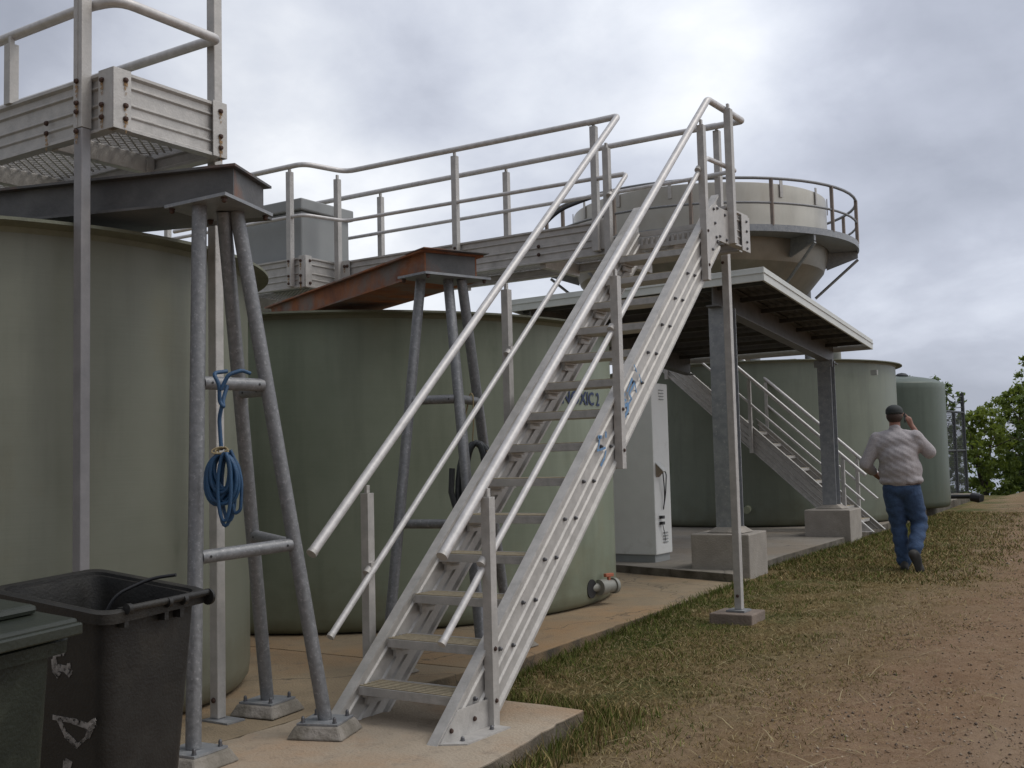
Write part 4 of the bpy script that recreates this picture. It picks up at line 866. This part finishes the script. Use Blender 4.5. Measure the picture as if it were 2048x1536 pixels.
for s_ in (-.20, .20):
    c_ = BO + ux * .17 + uy * s_ + V(0, 0, .10); obj('wheel', MB().tube([c_ - uy * .02, c_ + uy * .02], .095, 24), BLACK, BB, smooth=50)
# white scuffs on the long side of the black bin (facing the camera)
def onside(a, z): # a along ux from the bin centre; z height -> point on the camera side face
    sc_ = .80 + (.975 - .80) * (z - .02) / .87; return BO + ux * a * sc_ / .95 - uy * (.27 * sc_ + .0015) + V(0, 0, z - (.11 * a + .0135) * z)
def dab(pts, w, name='white_scuff'):
    mb = MB()
    for i in range(len(pts) - 1):
        a, b = onside(*pts[i]), onside(*pts[i + 1]); d = (b - a).normalized(); n_ = uy.cross(d).normalized() * w * (1 + .35 * math.sin(i * 2.3)); mb.prism([a - n_ - d * w * .4, b - n_ + d * w * .4, b + n_ + d * w * .4, a + n_ - d * w * .4], -uy * (.001 + .0002 * i))
    obj(name, mb, WPAINT, BB)
dab([(.086, .828), (.075, .78), (.03, .769), (.02, .734), (.025, .692), (.044, .677)], .014); dab([(.046, .708), (.09, .709), (.115, .694), (.108, .73)], .014)
dab([(.002, .493), (.126, .495), (.217, .486), (.262, .52)], .010); dab([(.034, .491), (.078, .43), (.151, .394), (.216, .443), (.253, .51)], .011); dab([(.21, .475), (.255, .505)], .018)
dab([(.062, .26), (.072, .312), (.101, .304)], .015)
cb = obj('cable_offcut', MB().tube([BO + ux * .05 - uy * .05 + V(0, 0, .65), BO + ux * .08 - uy * .05 + V(0, 0, .88), BO + ux * .12 - uy * .02 + V(0, 0, .97), BO + ux * .22 + uy * .08 + V(0, 0, 1.03), BO + ux * .33 + uy * .12 + V(0, 0, 1.045)], .0075, 8, bend=.12), BLACK, smooth=60)
tag(cb, 'thin black cable end sticking up out of the open black bin', 'cable')
GB = thing('wheelie_bin', 'closed dark green wheelie bin at the bottom left corner, in front of the black bin', 'bin', (-3.6, 2.1, 0))
gx_ = V(.985, .17, 0).normalized(); gy_ = V(-.17, .985, 0).normalized(); GO = V(-3.33, 2.36, 0) - gx_ * .36 - gy_ * .29
binbody(GO, gx_, gy_, .58, .52, .965, .02, .84, GB, BING, .04, (-.10, .03))
def oblock(O, a0, a1, b0, b1, z0, z1, ax, ay): return MB().prism([(O + ax * a + ay * b + V(0, 0, z0 - .10 * a + .03 * b))[:] for a, b in ((a0, b0), (a1, b0), (a1, b1), (a0, b1))], (0, 0, z1 - z0))
lid = obj('lid', oblock(GO, -.40, .36, -.32, .29, .995, 1.03, gx_, gy_), BINL, GB, bevel=.01)
obj('lid_crown', oblock(GO, -.38, .22, -.29, .25, 1.031, 1.065, gx_, gy_), BINL, lid, bevel=.02)
obj('lid_skirt', oblock(GO, .335, .372, -.33, .30, .975, 1.015, gx_, gy_), BINL, lid, bevel=.006)
obj('lid_skirt', oblock(GO, -.40, .334, -.34, -.322, .975, 1.015, gx_, gy_), BINL, lid, bevel=.006)
obj('lid_handle', oblock(GO, .12, .30, -.37, -.342, .975, .99, gx_, gy_), BINL, lid, bevel=.006)

# ================================================================ cabinet on the raised slab
CB = thing('electrical_cabinet', 'tall white electrical cabinet with louvres between tank and shelter post', 'cabinet', (-6.9, 13.8, .1))
cx0, cx1, cy0, cy1 = -7.5, -6.49, 13.42, 13.93
obj('plinth', MB().box((cx0 + .02, cy0 + .02, .1005), (cx1 - .03, cy1 - .03, .20)), BOXG, CB)
obj('housing', MB().box((cx0, cy0, .201), (cx1, cy1, 2.52)), WHITE, CB, bevel=.012)
for z0_ in (.36, 2.30):
    for k in range(4):
        z_ = z0_ + k * .042; obj('louvre', MB().prism([(cx1 + .0005, cy0 + .22, z_), (cx1 + .0005, cy0 + .36, z_), (cx1 + .014, cy0 + .36, z_ - .006), (cx1 + .014, cy0 + .22, z_ - .006)], (0, 0, .008)), BOXG, CB)
obj('cable_hood', MB().prism([(cx1 + .0005, cy0 + .06, 1.24), (cx1 + .0005, cy0 + .06, 1.42), (cx1 + .09, cy0 + .06, 1.33)], (0, .10, 0)), mat('brown_galv', (.3, .24, .18), None), CB)
hd = obj('hood_cover', MB().prism([(cx1 + .001, cy0 + .05, 1.43), (cx1 + .11, cy0 + .05, 1.32), (cx1 + .11, cy0 + .2, 1.32), (cx1 + .001, cy0 + .2, 1.43)], (0, 0, .012)), WHITE, CB)
obj('cable', MB().tube([(cx1 + .06, cy0 + .15, 1.33), (cx1 + .05, cy0 + .2, 1.15), (cx1 + .03, cy0 + .25, .95), (cx1 + .02, cy0 + .22, .80)], .008, 6, bend=.1).tube([(cx1 + .08, cy0 + .16, 1.33), (cx1 + .07, cy0 + .24, 1.28), (cx1 + .04, cy0 + .26, 1.0), (cx1 + .02, cy0 + .22, .82)], .008, 6, bend=.1), BLACK, CB)
obj('cable_gland', MB().box((cx1 + .001, cy0 + .12, .68), (cx1 + .05, cy0 + .19, .72)).box((cx1 + .001, cy0 + .12, .60), (cx1 + .05, cy0 + .19, .64)).tube([(cx1 + .03, cy0 + .16, .6), (cx1 + .03, cy0 + .22, .45), (cx1 + .01, cy0 + .27, .38)], .005, 5, bend=.05), BLACK, CB)
oc = obj('orange_cord', coil((-7.0, 13.6, 2.62), (1, 0, 0), (0, .4, 1), .12, .09, 4, .010, .04, 8), mat('orange_cord', (.5, .13, .05), None), None); tag(oc, 'small coil of orange cord lying on top of the white cabinet', 'cord')

# ================================================================ shelter
SH = thing('shelter', 'open shelter with a white edged sloping roof on two steel columns', 'shelter', (-6.5, 16, .1))
RFc = [(-8.45, 13.0, 3.80), (-4.62, 12.80, 3.80), (-5.10, 19.45, 3.47), (-8.9, 19.6, 3.47)]
def rz(x, y): return 3.80 - (y - 12.9) * (.33 / 6.6)
def edgepc(a, b, z0, z1, th, inw):
    a, b = V(*a), V(*b); n = V(*inw).normalized() * th
    return MB().add([a + V(0, 0, z0), b + V(0, 0, z0), b + V(0, 0, z1), a + V(0, 0, z1), a + n + V(0, 0, z0), b + n + V(0, 0, z0), b + n + V(0, 0, z1), a + n + V(0, 0, z1)], [(0, 1, 2, 3), (7, 6, 5, 4), (0, 4, 5, 1), (1, 5, 6, 2), (2, 6, 7, 3), (3, 7, 4, 0)])
A_, B_, C_, D_ = RFc
for a, b, i_ in ((A_, B_, (0, 1, 0)), (B_, C_, (-1, 0, 0)), (C_, D_, (0, -1, 0)), (D_, A_, (1, 0, 0))):
    obj('fascia', edgepc(a, b, -.17, 0, .03, i_), ROOFW, SH, bevel=.004)
    obj('fascia_trim', edgepc(V(*a) - V(*i_) * .012, V(*b) - V(*i_) * .012, -.075, -.065, .0115, i_), ROOFW, SH)
# corrugated sheet: troughs run along the slope
mb = MB(); nrib = 64; top = []
for k in range(nrib + 1):
    s = k / nrib; zo = (0, .03)[k % 2]
    p_ = V(*A_).lerp(V(*B_), s) + V(0, .05, -.05 + zo - .02); q_ = V(*D_).lerp(V(*C_), s) + V(0, -.05, -.05 + zo - .02); top += [p_, q_]
mb.add(top, [(2 * k, 2 * k + 2, 2 * k + 3, 2 * k + 1) for k in range(nrib)])
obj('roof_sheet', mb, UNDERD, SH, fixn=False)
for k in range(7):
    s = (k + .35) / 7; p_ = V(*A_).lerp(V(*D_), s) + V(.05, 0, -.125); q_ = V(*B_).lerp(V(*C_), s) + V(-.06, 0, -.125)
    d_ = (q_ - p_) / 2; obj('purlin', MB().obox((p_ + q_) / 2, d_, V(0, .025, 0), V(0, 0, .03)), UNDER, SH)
cA = V(-5.35, 13.22, .54); cB = V(-5.80, 18.97, .555)
def column(c, ztop, w, d):
    # open I section column
    o = obj('column', MB().box((c.x - w, c.y - d, c.z + .03), (c.x + w, c.y - d + .016, ztop)).box((c.x - w, c.y + d - .016, c.z + .03), (c.x + w, c.y + d, ztop)).box((c.x - .009, c.y - d + .0165, c.z + .03), (c.x + .009, c.y + d - .0165, ztop)), GALVC, SH, bevel=.003)
    obj('column_base', MB().add([(c.x - .24, c.y - .2, c.z + .002), (c.x + .24, c.y - .2, c.z + .002), (c.x + .24, c.y + .2, c.z + .002), (c.x - .24, c.y + .2, c.z + .002), (c.x - w - .01, c.y - d - .01, c.z + .07), (c.x + w + .01, c.y - d - .01, c.z + .07), (c.x + w + .01, c.y + d + .01, c.z + .07), (c.x - w - .01, c.y + d + .01, c.z + .07)], [(0, 1, 5, 4), (1, 2, 6, 5), (2, 3, 7, 6), (3, 0, 4, 7), (3, 2, 1, 0), (4, 5, 6, 7)]), CONC, o, bevel=.01)
    return o
column(cA, 3.40, .135, .13); column(cB, 3.12, .12, .12)
za, zb_ = 3.56, 3.27
p_, q_ = V(cA.x - .02, cA.y - .25, za + .01), V(cB.x, cB.y + .45, zb_ - .03); d_ = (q_ - p_); n_ = d_.normalized(); s_ = V(n_.y, -n_.x, 0).normalized(); u_ = s_.cross(n_)
m_ = (p_ + q_) / 2
obj('rafter', MB().obox(m_, d_ / 2, s_ * .01, u_ * .15).obox(m_ + u_ * .159, d_ / 2, s_ * .085, u_ * .008).obox(m_ - u_ * .159, d_ / 2, s_ * .085, u_ * .008), RAFT, SH)
p2_, q2_ = p_ + V(-2.9, .1, 0), q_ + V(-2.7, .1, 0); m2_ = (p2_ + q2_) / 2
obj('rafter', MB().obox(m2_, d_ / 2, s_ * .01, u_ * .15).obox(m2_ + u_ * .159, d_ / 2, s_ * .085, u_ * .008).obox(m2_ - u_ * .159, d_ / 2, s_ * .085, u_ * .008), RAFT, SH)
obj('knee_bracket', MB().prism([(cB.x - .06, cB.y + .125, 2.9), (cB.x - .06, cB.y + .38, 3.13), (cB.x - .06, cB.y + .125, 3.13)], (.12, 0, 0)).box((cB.x - .16, cB.y - .14, 3.0), (cB.x + .16, cB.y - .122, 3.125)), GALVC, SH)
blk = obj('concrete_block', MB().prism([(-5.74, 12.86, -.14), (-4.985, 12.90, -.14), (-5.05, 13.70, -.14), (-5.79, 13.68, -.14)], (0, 0, .675)), CONC, bevel=.015); tag(blk, 'nearer concrete block, under the front shelter column', 'block', 'concrete column blocks')
blk = obj('concrete_block', MB().prism([(-6.14, 18.50, -.14), (-5.36, 18.50, -.14), (-5.43, 19.42, -.14), (-6.2, 19.42, -.14)], (0, 0, .69)), CONC, bevel=.015); tag(blk, 'farther concrete block, under the rear shelter column', 'block', 'concrete column blocks')

# ================================================================ far staircase (descends to the right)
XF[0] = Matrix.Translation((-5.34 - 0, 19.85, .1)) @ Matrix.Rotation(R(90), 4, 'Z') @ Matrix.Translation((4.40, -4.72, 0))
S2 = staircase('steel_staircase', 'far aluminium staircase behind the shelter, descending to the right beside the walking man', 4.72, 9.0, 3.5, far=True)
for x_ in (-4.47, -3.57):
    obj('handrail', MB().tube([(x_, 4.80, 1.0), (x_, 8.95, 4.735), (x_, 10.6, 4.74)], .032, 12, bend=.08), RAILM, S2, smooth=50)
    obj('mid_rail', MB().tube([(x_, 4.85, .55), (x_, 8.95, 4.22), (x_, 10.6, 4.22)], .022, 10, bend=.08), RAILM, S2, smooth=50)
    hpost(x_, 5.2, .02, 1.28, S2); hpost(x_, 6.9, 1.45, 2.82, S2); hpost(x_, 8.6, 2.95, 4.30, S2); hpost(x_, 10.3, 3.45, 4.65, S2)
    obj('landing_beam', plank((x_ + (.05 if x_ < -4 else -.05), 9, 3.72), (0, 1, 0), (0, 0, -1), (1, 0, 0), .32, (1, 9.02), (1, 11.2)), ALU, S2)
XF[0] = Matrix.Identity(4)
# ================================================================ clarifier
XF[0] = Matrix.Translation((0, 0, 1.5)) @ Matrix.Scale(1.0714, 4) @ Matrix.Translation((0, 0, -1.5))
CL = thing('clarifier', 'raised conical stainless steel vessel ringed by a guard railed catwalk', 'tank', (-11.0, 25.8, .1))
cc = (-11.0, 25.8, 0); rc = 3.16; zb0, zt0 = 6.54, 7.72
def lz(z): return z
obj('drum', MB().lathe([(rc, zb0), (rc, zt0 - .02), (rc - .04, zt0), (rc - .08, zt0 - .02), (rc - .08, zt0 - .3)], cc, 96, cap=False), STAIN, CL, smooth=30)
obj('weir', MB().lathe([(.001, zt0 - .25), (rc - .085, zt0 - .25)], cc, 96, cap=False), UNDERD, CL)
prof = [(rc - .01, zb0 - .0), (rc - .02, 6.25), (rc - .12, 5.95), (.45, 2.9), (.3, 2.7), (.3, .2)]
obj('cone', MB().lathe(prof, cc, 96, cap=False), mat('shaded_cone_steel', (.30, .275, .23), (.22, .20, .165), 2, .5, .7, .05, 30), CL, smooth=20)  # cone steel darkened in colour to stand for its shaded underside
ro = 3.86
obj('catwalk', MB().lathe([(rc + .005, 6.46), (ro, 6.46), (ro, 6.56), (rc + .005, 6.56), (rc + .005, 6.46)], cc, 96, cap=False), GALVC, CL, smooth=30)
obj('ring_beam', MB().lathe([(ro - .02, 6.43), (ro + .03, 6.43), (ro + .03, 6.58), (ro - .02, 6.58), (ro - .02, 6.43)], cc, 96, cap=False), GALVC, CL, smooth=30)
for z_, r_ in ((7.62, .035), (7.07, .028)):
    mb = MB().tube([(cc[0] + ro * math.cos(R(a)), cc[1] + ro * math.sin(R(a)), z_) for a in range(-150, 96, 6)], r_, 10)
    obj('guard_rail', mb, GALV, CL, smooth=50)
pcs = []
for k in range(9):
    a = R(-150 + k * 27); x_, y_ = cc[0] + ro * math.cos(a), cc[1] + ro * math.sin(a)
    obj('rail_post', MB().box((x_ - .035, y_ - .035, 6.56), (x_ + .035, y_ + .035, 7.62)), mat('rust_tinged_post', (.30, .24, .2), (.2, .17, .15), 8, .7, .2) if k == 0 else pcs[0], CL)
    if k == 0: pcs.append(CL.children[-1].data.materials[0] if CL.children else GALV); pcs[0] = bpy.data.materials['rust_tinged_post']
for k in range(8):
    a = R(-160 + k * 45); ca, sa = math.cos(a), math.sin(a); e = V(-sa, ca, 0) * .03
    p1, p2, p3 = V(cc[0] + (rc - .05) * ca, cc[1] + (rc - .05) * sa, 6.455), V(cc[0] + ro * ca, cc[1] + ro * sa, 6.455), V(cc[0] + (rc - .35) * ca, cc[1] + (rc - .35) * sa, 5.35)
    obj('bracket', MB().prism([p1 - e, p2 - e, p2 - e - V(0, 0, .16), p1 - e - V(0, 0, .42)], e * 2), GALVC, CL)
    obj('strut', MB().tube([p2 - V(0, 0, .2), p3], .035, 8), GALVC, CL)
for k in range(10):
    a = R(-150 + k * 24); ca, sa = math.cos(a), math.sin(a); c_ = V(cc[0] + (rc + .02) * ca, cc[1] + (rc + .02) * sa, zt0 - .12); obj('lifting_tab', MB().obox(c_, V(ca, sa, 0) * .012, V(-sa, ca, 0) * .04, V(0, 0, .20)), ALU, CL)
for k in range(6):
    a = R(20 + k * 60); x_, y_ = cc[0] + 2.6 * math.cos(a), cc[1] + 2.6 * math.sin(a); obj('leg', MB().tube([(x_, y_, .1), (x_, y_, 6.0)], .11, 12), GALVC, CL, smooth=50)
XF[0] = Matrix.Identity(4)
cbl = obj('overhead_cable', MB().tube([(-10.6, 17.4, 5.3), (-10.45, 16.9, 5.45), (-10.29, 16.87, 5.72), (-9.95, 17.0, 6.05), (-9.45, 17.4, 6.30), (-9.0, 19.5, 6.9), (-9.1, 22.2, 7.6)], .035, 8, bend=.3), BLACK, None, smooth=60); tag(cbl, 'dark cable looping off the left side of the round steel vessel', 'cable')

# ================================================================ fence, pipe, trees
FN = thing('chain_link_fence', 'tall chain link fence corner with strands of barbed wire, right of the domed tank', 'fence', (-7.4, 36, .2))
F1, F2 = V(-7.42, 36.2, .15), V(-7.30, 38.6, .15); F0 = V(-10.5, 35.6, .15)
for p_, h_ in ((F1, 3.45), (F2, 3.25), (F0, 3.4), ((F1 + F2) / 2, 2.6)): obj('fence_post', MB().tube([p_, p_ + V(0, 0, h_)], .06, 8), FSTEEL, FN)
for z_ in (1.35, 2.6): obj('top_rail' if z_ > 2 else 'mid_rail', MB().tube([F1 + V(0, 0, z_), F2 + V(0, 0, z_)], .04, 8).tube([F0 + V(0, 0, z_), F1 + V(0, 0, z_)], .04, 8), FSTEEL, FN)
mesh_ = MB()
for (a, b) in ((F1, F2), (F0, F1)):
    L_ = (b - a).length; n_ = int(L_ / .13)
    for k in range(-20, n_):
        for sg in (1, -1):
            s0_, s1_ = k * .13, k * .13 + 2.55; zz0, zz1 = (0, 2.55) if sg > 0 else (2.55, 0)
            if s0_ < 0: zz0 += (zz1 - zz0) * (-s0_ / 2.55); s0_ = 0
            if s1_ > L_: zz1 = zz0 + (zz1 - zz0) * ((L_ - s0_) / (s1_ - s0_)); s1_ = L_
            if s1_ - s0_ < .05: continue
            mesh_.tube([a + (b - a) * (s0_ / L_) + V(0, 0, zz0), a + (b - a) * (s1_ / L_) + V(0, 0, zz1)], .007, 3, cap=False)
obj('wire_mesh', mesh_, FSTEEL, FN)
for z_ in (2.78, 2.96, 3.14): obj('barbed_wire', MB().tube([F1 + V(0, 0, z_ + .1), (F1 + F2) / 2 + V(0, 0, z_ - .06), F2 + V(0, 0, z_)], .016, 5), FSTEEL, FN)
pp = thing('drain_pipe', 'black pipe with an end fitting lying on the slab past the domed tank', 'pipe', (-6.4, 33, .14))
obj('pipe', MB().tube([(-7.6, 33.2, .17), (-6.7, 33.1, .19), (-6.1, 33.0, .2)], .06, 10), BLACK, pp, smooth=50); obj('end_fitting', MB().tube([(-6.12, 33.0, .19), (-5.85, 32.9, .14)], .13, 12), BLACK, pp, smooth=50)

def tree(label, base, h, crown, nl, m, leaf=.16, trunks=3, seed=1, group='trees beyond the fence'):
    rg = np.random.default_rng(seed); x0, y0, z0 = base
    t = thing('tree', label, 'tree', base, group); tr = MB(); blobs = []
    for k in range(trunks):
        a = rg.uniform(0, 6.28); sp = rg.uniform(.25, .8) * crown; top = V(x0 + math.cos(a) * sp * .6, y0 + math.sin(a) * sp * .6, z0 + h * rg.uniform(.6, .9)); mid = V(x0 + math.cos(a) * sp * .2, y0 + math.sin(a) * sp * .2, z0 + h * .35)
        tr.tube([(x0 + .1 * k, y0, z0 - .5), mid, top], [.11, .075, .03], 7)
        for q in range(4):
            b_ = mid.lerp(top, rg.uniform(0, 1)); e_ = b_ + V(rg.normal() * crown * .45, rg.normal() * crown * .45, rg.uniform(.1, .5) * h * .35); tr.tube([b_, e_], [.035, .012], 5); blobs.append(e_)
    obj('trunk', tr, BARK, t, smooth=60)
    nb = 170; ctrs = []; 
    for k in range(nb):
        a, u_ = rg.uniform(0, 6.28), rg.uniform(0, 1) ** .6; zz_ = rg.uniform(.04, 1.0); prof_ = math.sin(min(max(zz_ * .8 + .16, .05), .97) * math.pi) ** .6 * (.72 + .4 * rg.uniform())
        ctrs.append((x0 + math.cos(a) * u_ * crown * prof_, y0 + math.sin(a) * u_ * crown * prof_, z0 + h * zz_))
    ctrs = np.array(ctrs); per = nl // nb; C3 = np.repeat(ctrs, per, 0); rad = np.repeat(rg.uniform(.15, .5, nb) * crown * .36, per)[:, None]
    dv_ = rg.normal(size=C3.shape); dv_ /= np.linalg.norm(dv_, axis=1, keepdims=True); P = C3 + dv_ * rad * np.abs(rg.normal(.55, .42, (len(C3), 1))) * np.array([1, 1, .75])
    n = len(P); A = rg.normal(size=(n, 3)); A /= np.linalg.norm(A, axis=1, keepdims=True); B = np.cross(A, rg.normal(size=(n, 3))); B /= np.linalg.norm(B, axis=1, keepdims=True)
    s = leaf * .8 * rg.uniform(.5, 1.2, (n, 1)); v = np.stack([P - A * s, P + B * s * .45, P + A * s, P - B * s * .45], 1).reshape(-1, 3) - np.array(base)
    me = npmesh('crown', v, np.arange(n * 4).reshape(-1, 4), m); del me.data['metric']; me.parent = t
    return t
tree('tall leafy tree rising highest at the right edge of the picture', (-6.15, 50.5, -1.2), 7.2, 1.7, 11000, LEAF1, .13, 3, 3)
tree('yellow green bushy tree just right of the barbed wire fence', (-8.05, 46.0, -.6), 3.7, 1.6, 11000, LEAF1, .12, 3, 4)
tree('rounded bright green tree between the fence and the tallest tree', (-7.3, 49.5, -.9), 4.9, 1.8, 12000, LEAF1, .12, 4, 5)
tree('low dark tree in front of the tallest tree at the right edge', (-5.9, 47.0, -.7), 4.5, 1.9, 12000, LEAF2, .12, 4, 6)
tree('sparse dark tree seen through the chain link fence', (-8.95, 42.8, -.4), 4.6, 1.2, 6500, LEAF2, .12, 2, 7)
tree('dark tree behind the domed tank, only its edge showing', (-10.0, 42.5, -.3), 4.5, 1.5, 7000, LEAF2, .13, 3, 8)
tree('broad green tree cut off by the right edge of the picture', (-4.6, 50, -1.0), 6.6, 2.2, 15000, LEAF1, .14, 4, 9)

# ================================================================ the walking man
def remeshed(name, prims, m, parent, voxel, smooth_it=4, xf=None):
    """one continuous surface grown over tapered limbs and ellipsoids"""
    mb = MB()
    for p_ in prims:
        if p_[0] == 'c':
            _, a, ra, b, rb = p_; a, b = V(*a), V(*b); n_ = max(2, int((b - a).length / .03)); pts = []; rs = []
            d_ = (b - a).normalized()
            for k in range(4): t_ = k / 4; pts.append(a - d_ * ra * math.cos(t_ * math.pi / 2)); rs.append(max(ra * math.sin(t_ * math.pi / 2), .001))
            for k in range(n_ + 1): t_ = k / n_; pts.append(a.lerp(b, t_)); rs.append(ra + (rb - ra) * t_)
            for k in range(1, 5): t_ = k / 4; pts.append(b + d_ * rb * math.sin(t_ * math.pi / 2)); rs.append(max(rb * math.cos(t_ * math.pi / 2), .001))
            mb.tube(pts, rs, 16)
        else:
            _, c_, r_ = p_; mb.sphere(c_, 1, 12, r_)
    me = bpy.data.meshes.new(name + '_raw'); me.from_pydata([tuple(v) for v in mb.v], [], mb.f); o = bpy.data.objects.new(name + '_raw', me); COL.objects.link(o)
    r_ = o.modifiers.new('r', 'REMESH'); r_.mode = 'VOXEL'; r_.voxel_size = voxel; s_ = o.modifiers.new('s', 'SMOOTH'); s_.iterations = smooth_it; s_.factor = .5
    dg = bpy.context.evaluated_depsgraph_get(); ev = o.evaluated_get(dg).to_mesh()
    out_ = MB(); out_.v = [tuple(v.co) for v in ev.vertices]; out_.f = [tuple(p.vertices) for p in ev.polygons]
    o.evaluated_get(dg).to_mesh_clear(); bpy.data.objects.remove(o)
    if xf: out_.v = [tuple(xf(V(*v))) for v in out_.v]
    return obj(name, out_, m, parent, smooth=80)
XF[0] = Matrix.Translation((-3.54, 14.55, -.015)) @ Matrix.Rotation(R(12), 4, 'Z') @ Matrix.Scale(1.165, 4)
MAN = thing('person', 'man in grey patterned shirt and jeans walking away with a phone at his ear', 'person', (0, 0, 0))
SHL, SHR = (-.20, .0, 1.46), (.135, .0, 1.47); ELL, ELR = (-.365, -.03, 1.17), (.305, .06, 1.29); HAL, HAR = (-.26, .17, 1.04), (.125, .13, 1.605)
KNL, KNR = (-.055, .06, .50), (.165, .05, .50); ANL, ANR = (-.01, .02, .09), (.095, -.24, .20)
body = [('s', (-.04, .05, 1.705), (.078, .10, .115)), ('c', (-.04, .02, 1.50), .062, (-.04, .04, 1.64), .058), ('s', (-.04, .14, 1.69), (.02, .03, .025)), ('s', (.038, .05, 1.70), (.012, .02, .03)), ('s', (-.118, .05, 1.70), (.012, .02, .03)),
        ('s', (-.035, .0, 1.30), (.17, .10, .22)), ('s', (0, 0, .93), (.15, .10, .14)), ('c', (-.035, 0, 1.2), .13, (0, 0, .98), .13),
        ('c', SHL, .045, ELL, .040), ('c', ELL, .04, HAL, .030), ('c', SHR, .045, ELR, .040), ('c', ELR, .04, HAR, .028),
        ('c', (-.09, 0, .88), .085, KNL, .055), ('c', KNL, .052, ANL, .036), ('c', (.09, 0, .88), .085, KNR, .055), ('c', KNR, .052, ANR, .036)]
def hand(c, fwd, up, side):
    c, fwd, up, side = V(*c), V(*fwd).normalized(), V(*up).normalized(), V(*side).normalized(); o = [('c', c[:], .030, (c + fwd * .06)[:], .034)]
    for k, L_ in enumerate((.062, .072, .068, .052)):
        b_ = c + fwd * .075 + up * (.030 - .020 * k); m_ = b_ + fwd * L_ * .55 + side * .012; o += [('c', b_[:], .0105, m_[:], .010), ('c', m_[:], .010, (m_ + fwd * L_ * .3 + side * .028)[:], .0085)]
    o.append(('c', (c + up * .03 + side * .01)[:], .012, (c + fwd * .055 + up * .055 + side * .025)[:], .010)); return o
body += hand(HAR, (-.25, -.15, .75), (-.2, -.9, .3), (-1, .2, 0)); body += hand(HAL, (.5, .8, -.35), (0, .2, 1), (.8, -.5, 0))
BODY = remeshed('body', body, SKIN, MAN, .0105, 3)
remeshed('shirt', [('s', (-.035, .0, 1.36), (.248, .155, .19)), ('s', (-.005, .01, 1.10), (.235, .18, .20)), ('c', (-.16, .0, 1.455), .088, (.09, 0, 1.46), .088), ('c', (-.02, .01, 1.25), .21, (.0, .01, 1.06), .21), ('c', (-.19, 0, 1.02), .03, (.19, 0, 1.01), .03),
    ('s', (.0, .0, .985), (.238, .18, .075)), ('c', (-.225, 0, 1.44), .092, ELL, .070), ('c', ELL, .066, (-.30, .10, 1.09), .052), ('c', (.160, 0, 1.45), .092, ELR, .074), ('c', ELR, .068, (.20, .11, 1.47), .050), ('c', (-.04, .01, 1.52), .074, (-.04, .02, 1.555), .066)], SHIRT, BODY, .014, 4,
    lambda v: v + V(0, 1, 0) * ((.006 * math.sin(v.z * 38 - v.x * 26 + 3 * math.sin(v.x * 9)) + .003 * math.sin(v.z * 90 + v.x * 55)) if v.y < 0 and abs(v.x) < .24 else 0) + V(0, 0, .004 * math.sin(v.x * 40)))
remeshed('trousers', [('s', (.0, -.005, .90), (.205, .155, .13)), ('c', (-.085, -.005, .84), .118, KNL, .088), ('c', KNL, .086, (ANL[0], ANL[1], .10), .078), ('c', (.095, -.005, .84), .118, KNR, .092), ('c', KNR, .088, (.11, -.19, .25), .076), ('c', (-.04, 0, .97), .13, (.04, 0, .97), .13)], JEANS, BODY, .013, 3,
    lambda v: v + V(.006 * math.sin(v.z * 60 + v.x * 20), 0, 0) if v.z < .7 else v)
obj('belt', MB().lathe([(.208, .945), (.210, .95), (.210, .985), (.208, .99)], (0, 0, 0), 32, cap=False), LEATHER, BODY)
bl = [c for c in BODY.children if c.name.startswith('belt')][0]
for v_ in bl.data.vertices: v_.co.y *= .75
remeshed('boot', [('c', (-.01, -.03, .06), .045, (-.01, .0, .12), .048), ('c', (-.01, -.045, .045), .042, (-.015, .16, .035), .040), ('s', (-.012, .06, .02), (.05, .14, .02))], BOOT, BODY, .011, 2)
remeshed('boot', [('c', (.10, -.25, .20), .046, (.105, -.20, .26), .048), ('c', (.085, -.275, .205), .045, (.155, -.235, .045), .044), ('s', (.135, -.285, .12), (.045, .02, .12)), ('c', (.13, -.26, .1), .045, (.16, -.19, .035), .04)], BOOT, BODY, .011, 2)
remeshed('hair', [('s', (-.04, .025, 1.69), (.085, .090, .075))], HAIR, BODY, .011, 1)
remeshed('cap', [('s', (-.04, .045, 1.755), (.094, .115, .072)), ('s', (-.04, .155, 1.735), (.07, .07, .012)), ('s', (-.04, .045, 1.735), (.096, .117, .03))], CAP, BODY, .011, 1)
obj('mobile_phone', MB().obox((.068, .06, 1.68), (.007, 0, 0), (0, .02, .045), (0, .022, -.012)), BLACK, BODY, bevel=.003)
XF[0] = Matrix.Identity(4)

# ================================================================ everything to metres
seen = set()
for o in list(bpy.data.objects):
    if o.type in ('CAMERA', 'LIGHT'): continue
    if o.type == 'MESH' and o.data.name not in seen:
        seen.add(o.data.name)
        if not o.data.get('metric'): o.data.transform(Matrix.Scale(SC, 4))
    o.location = Vector(o.location) * SC
    for md in o.modifiers:
        if md.type == 'BEVEL': md.width *= SC
bpy.context.view_layer.update()
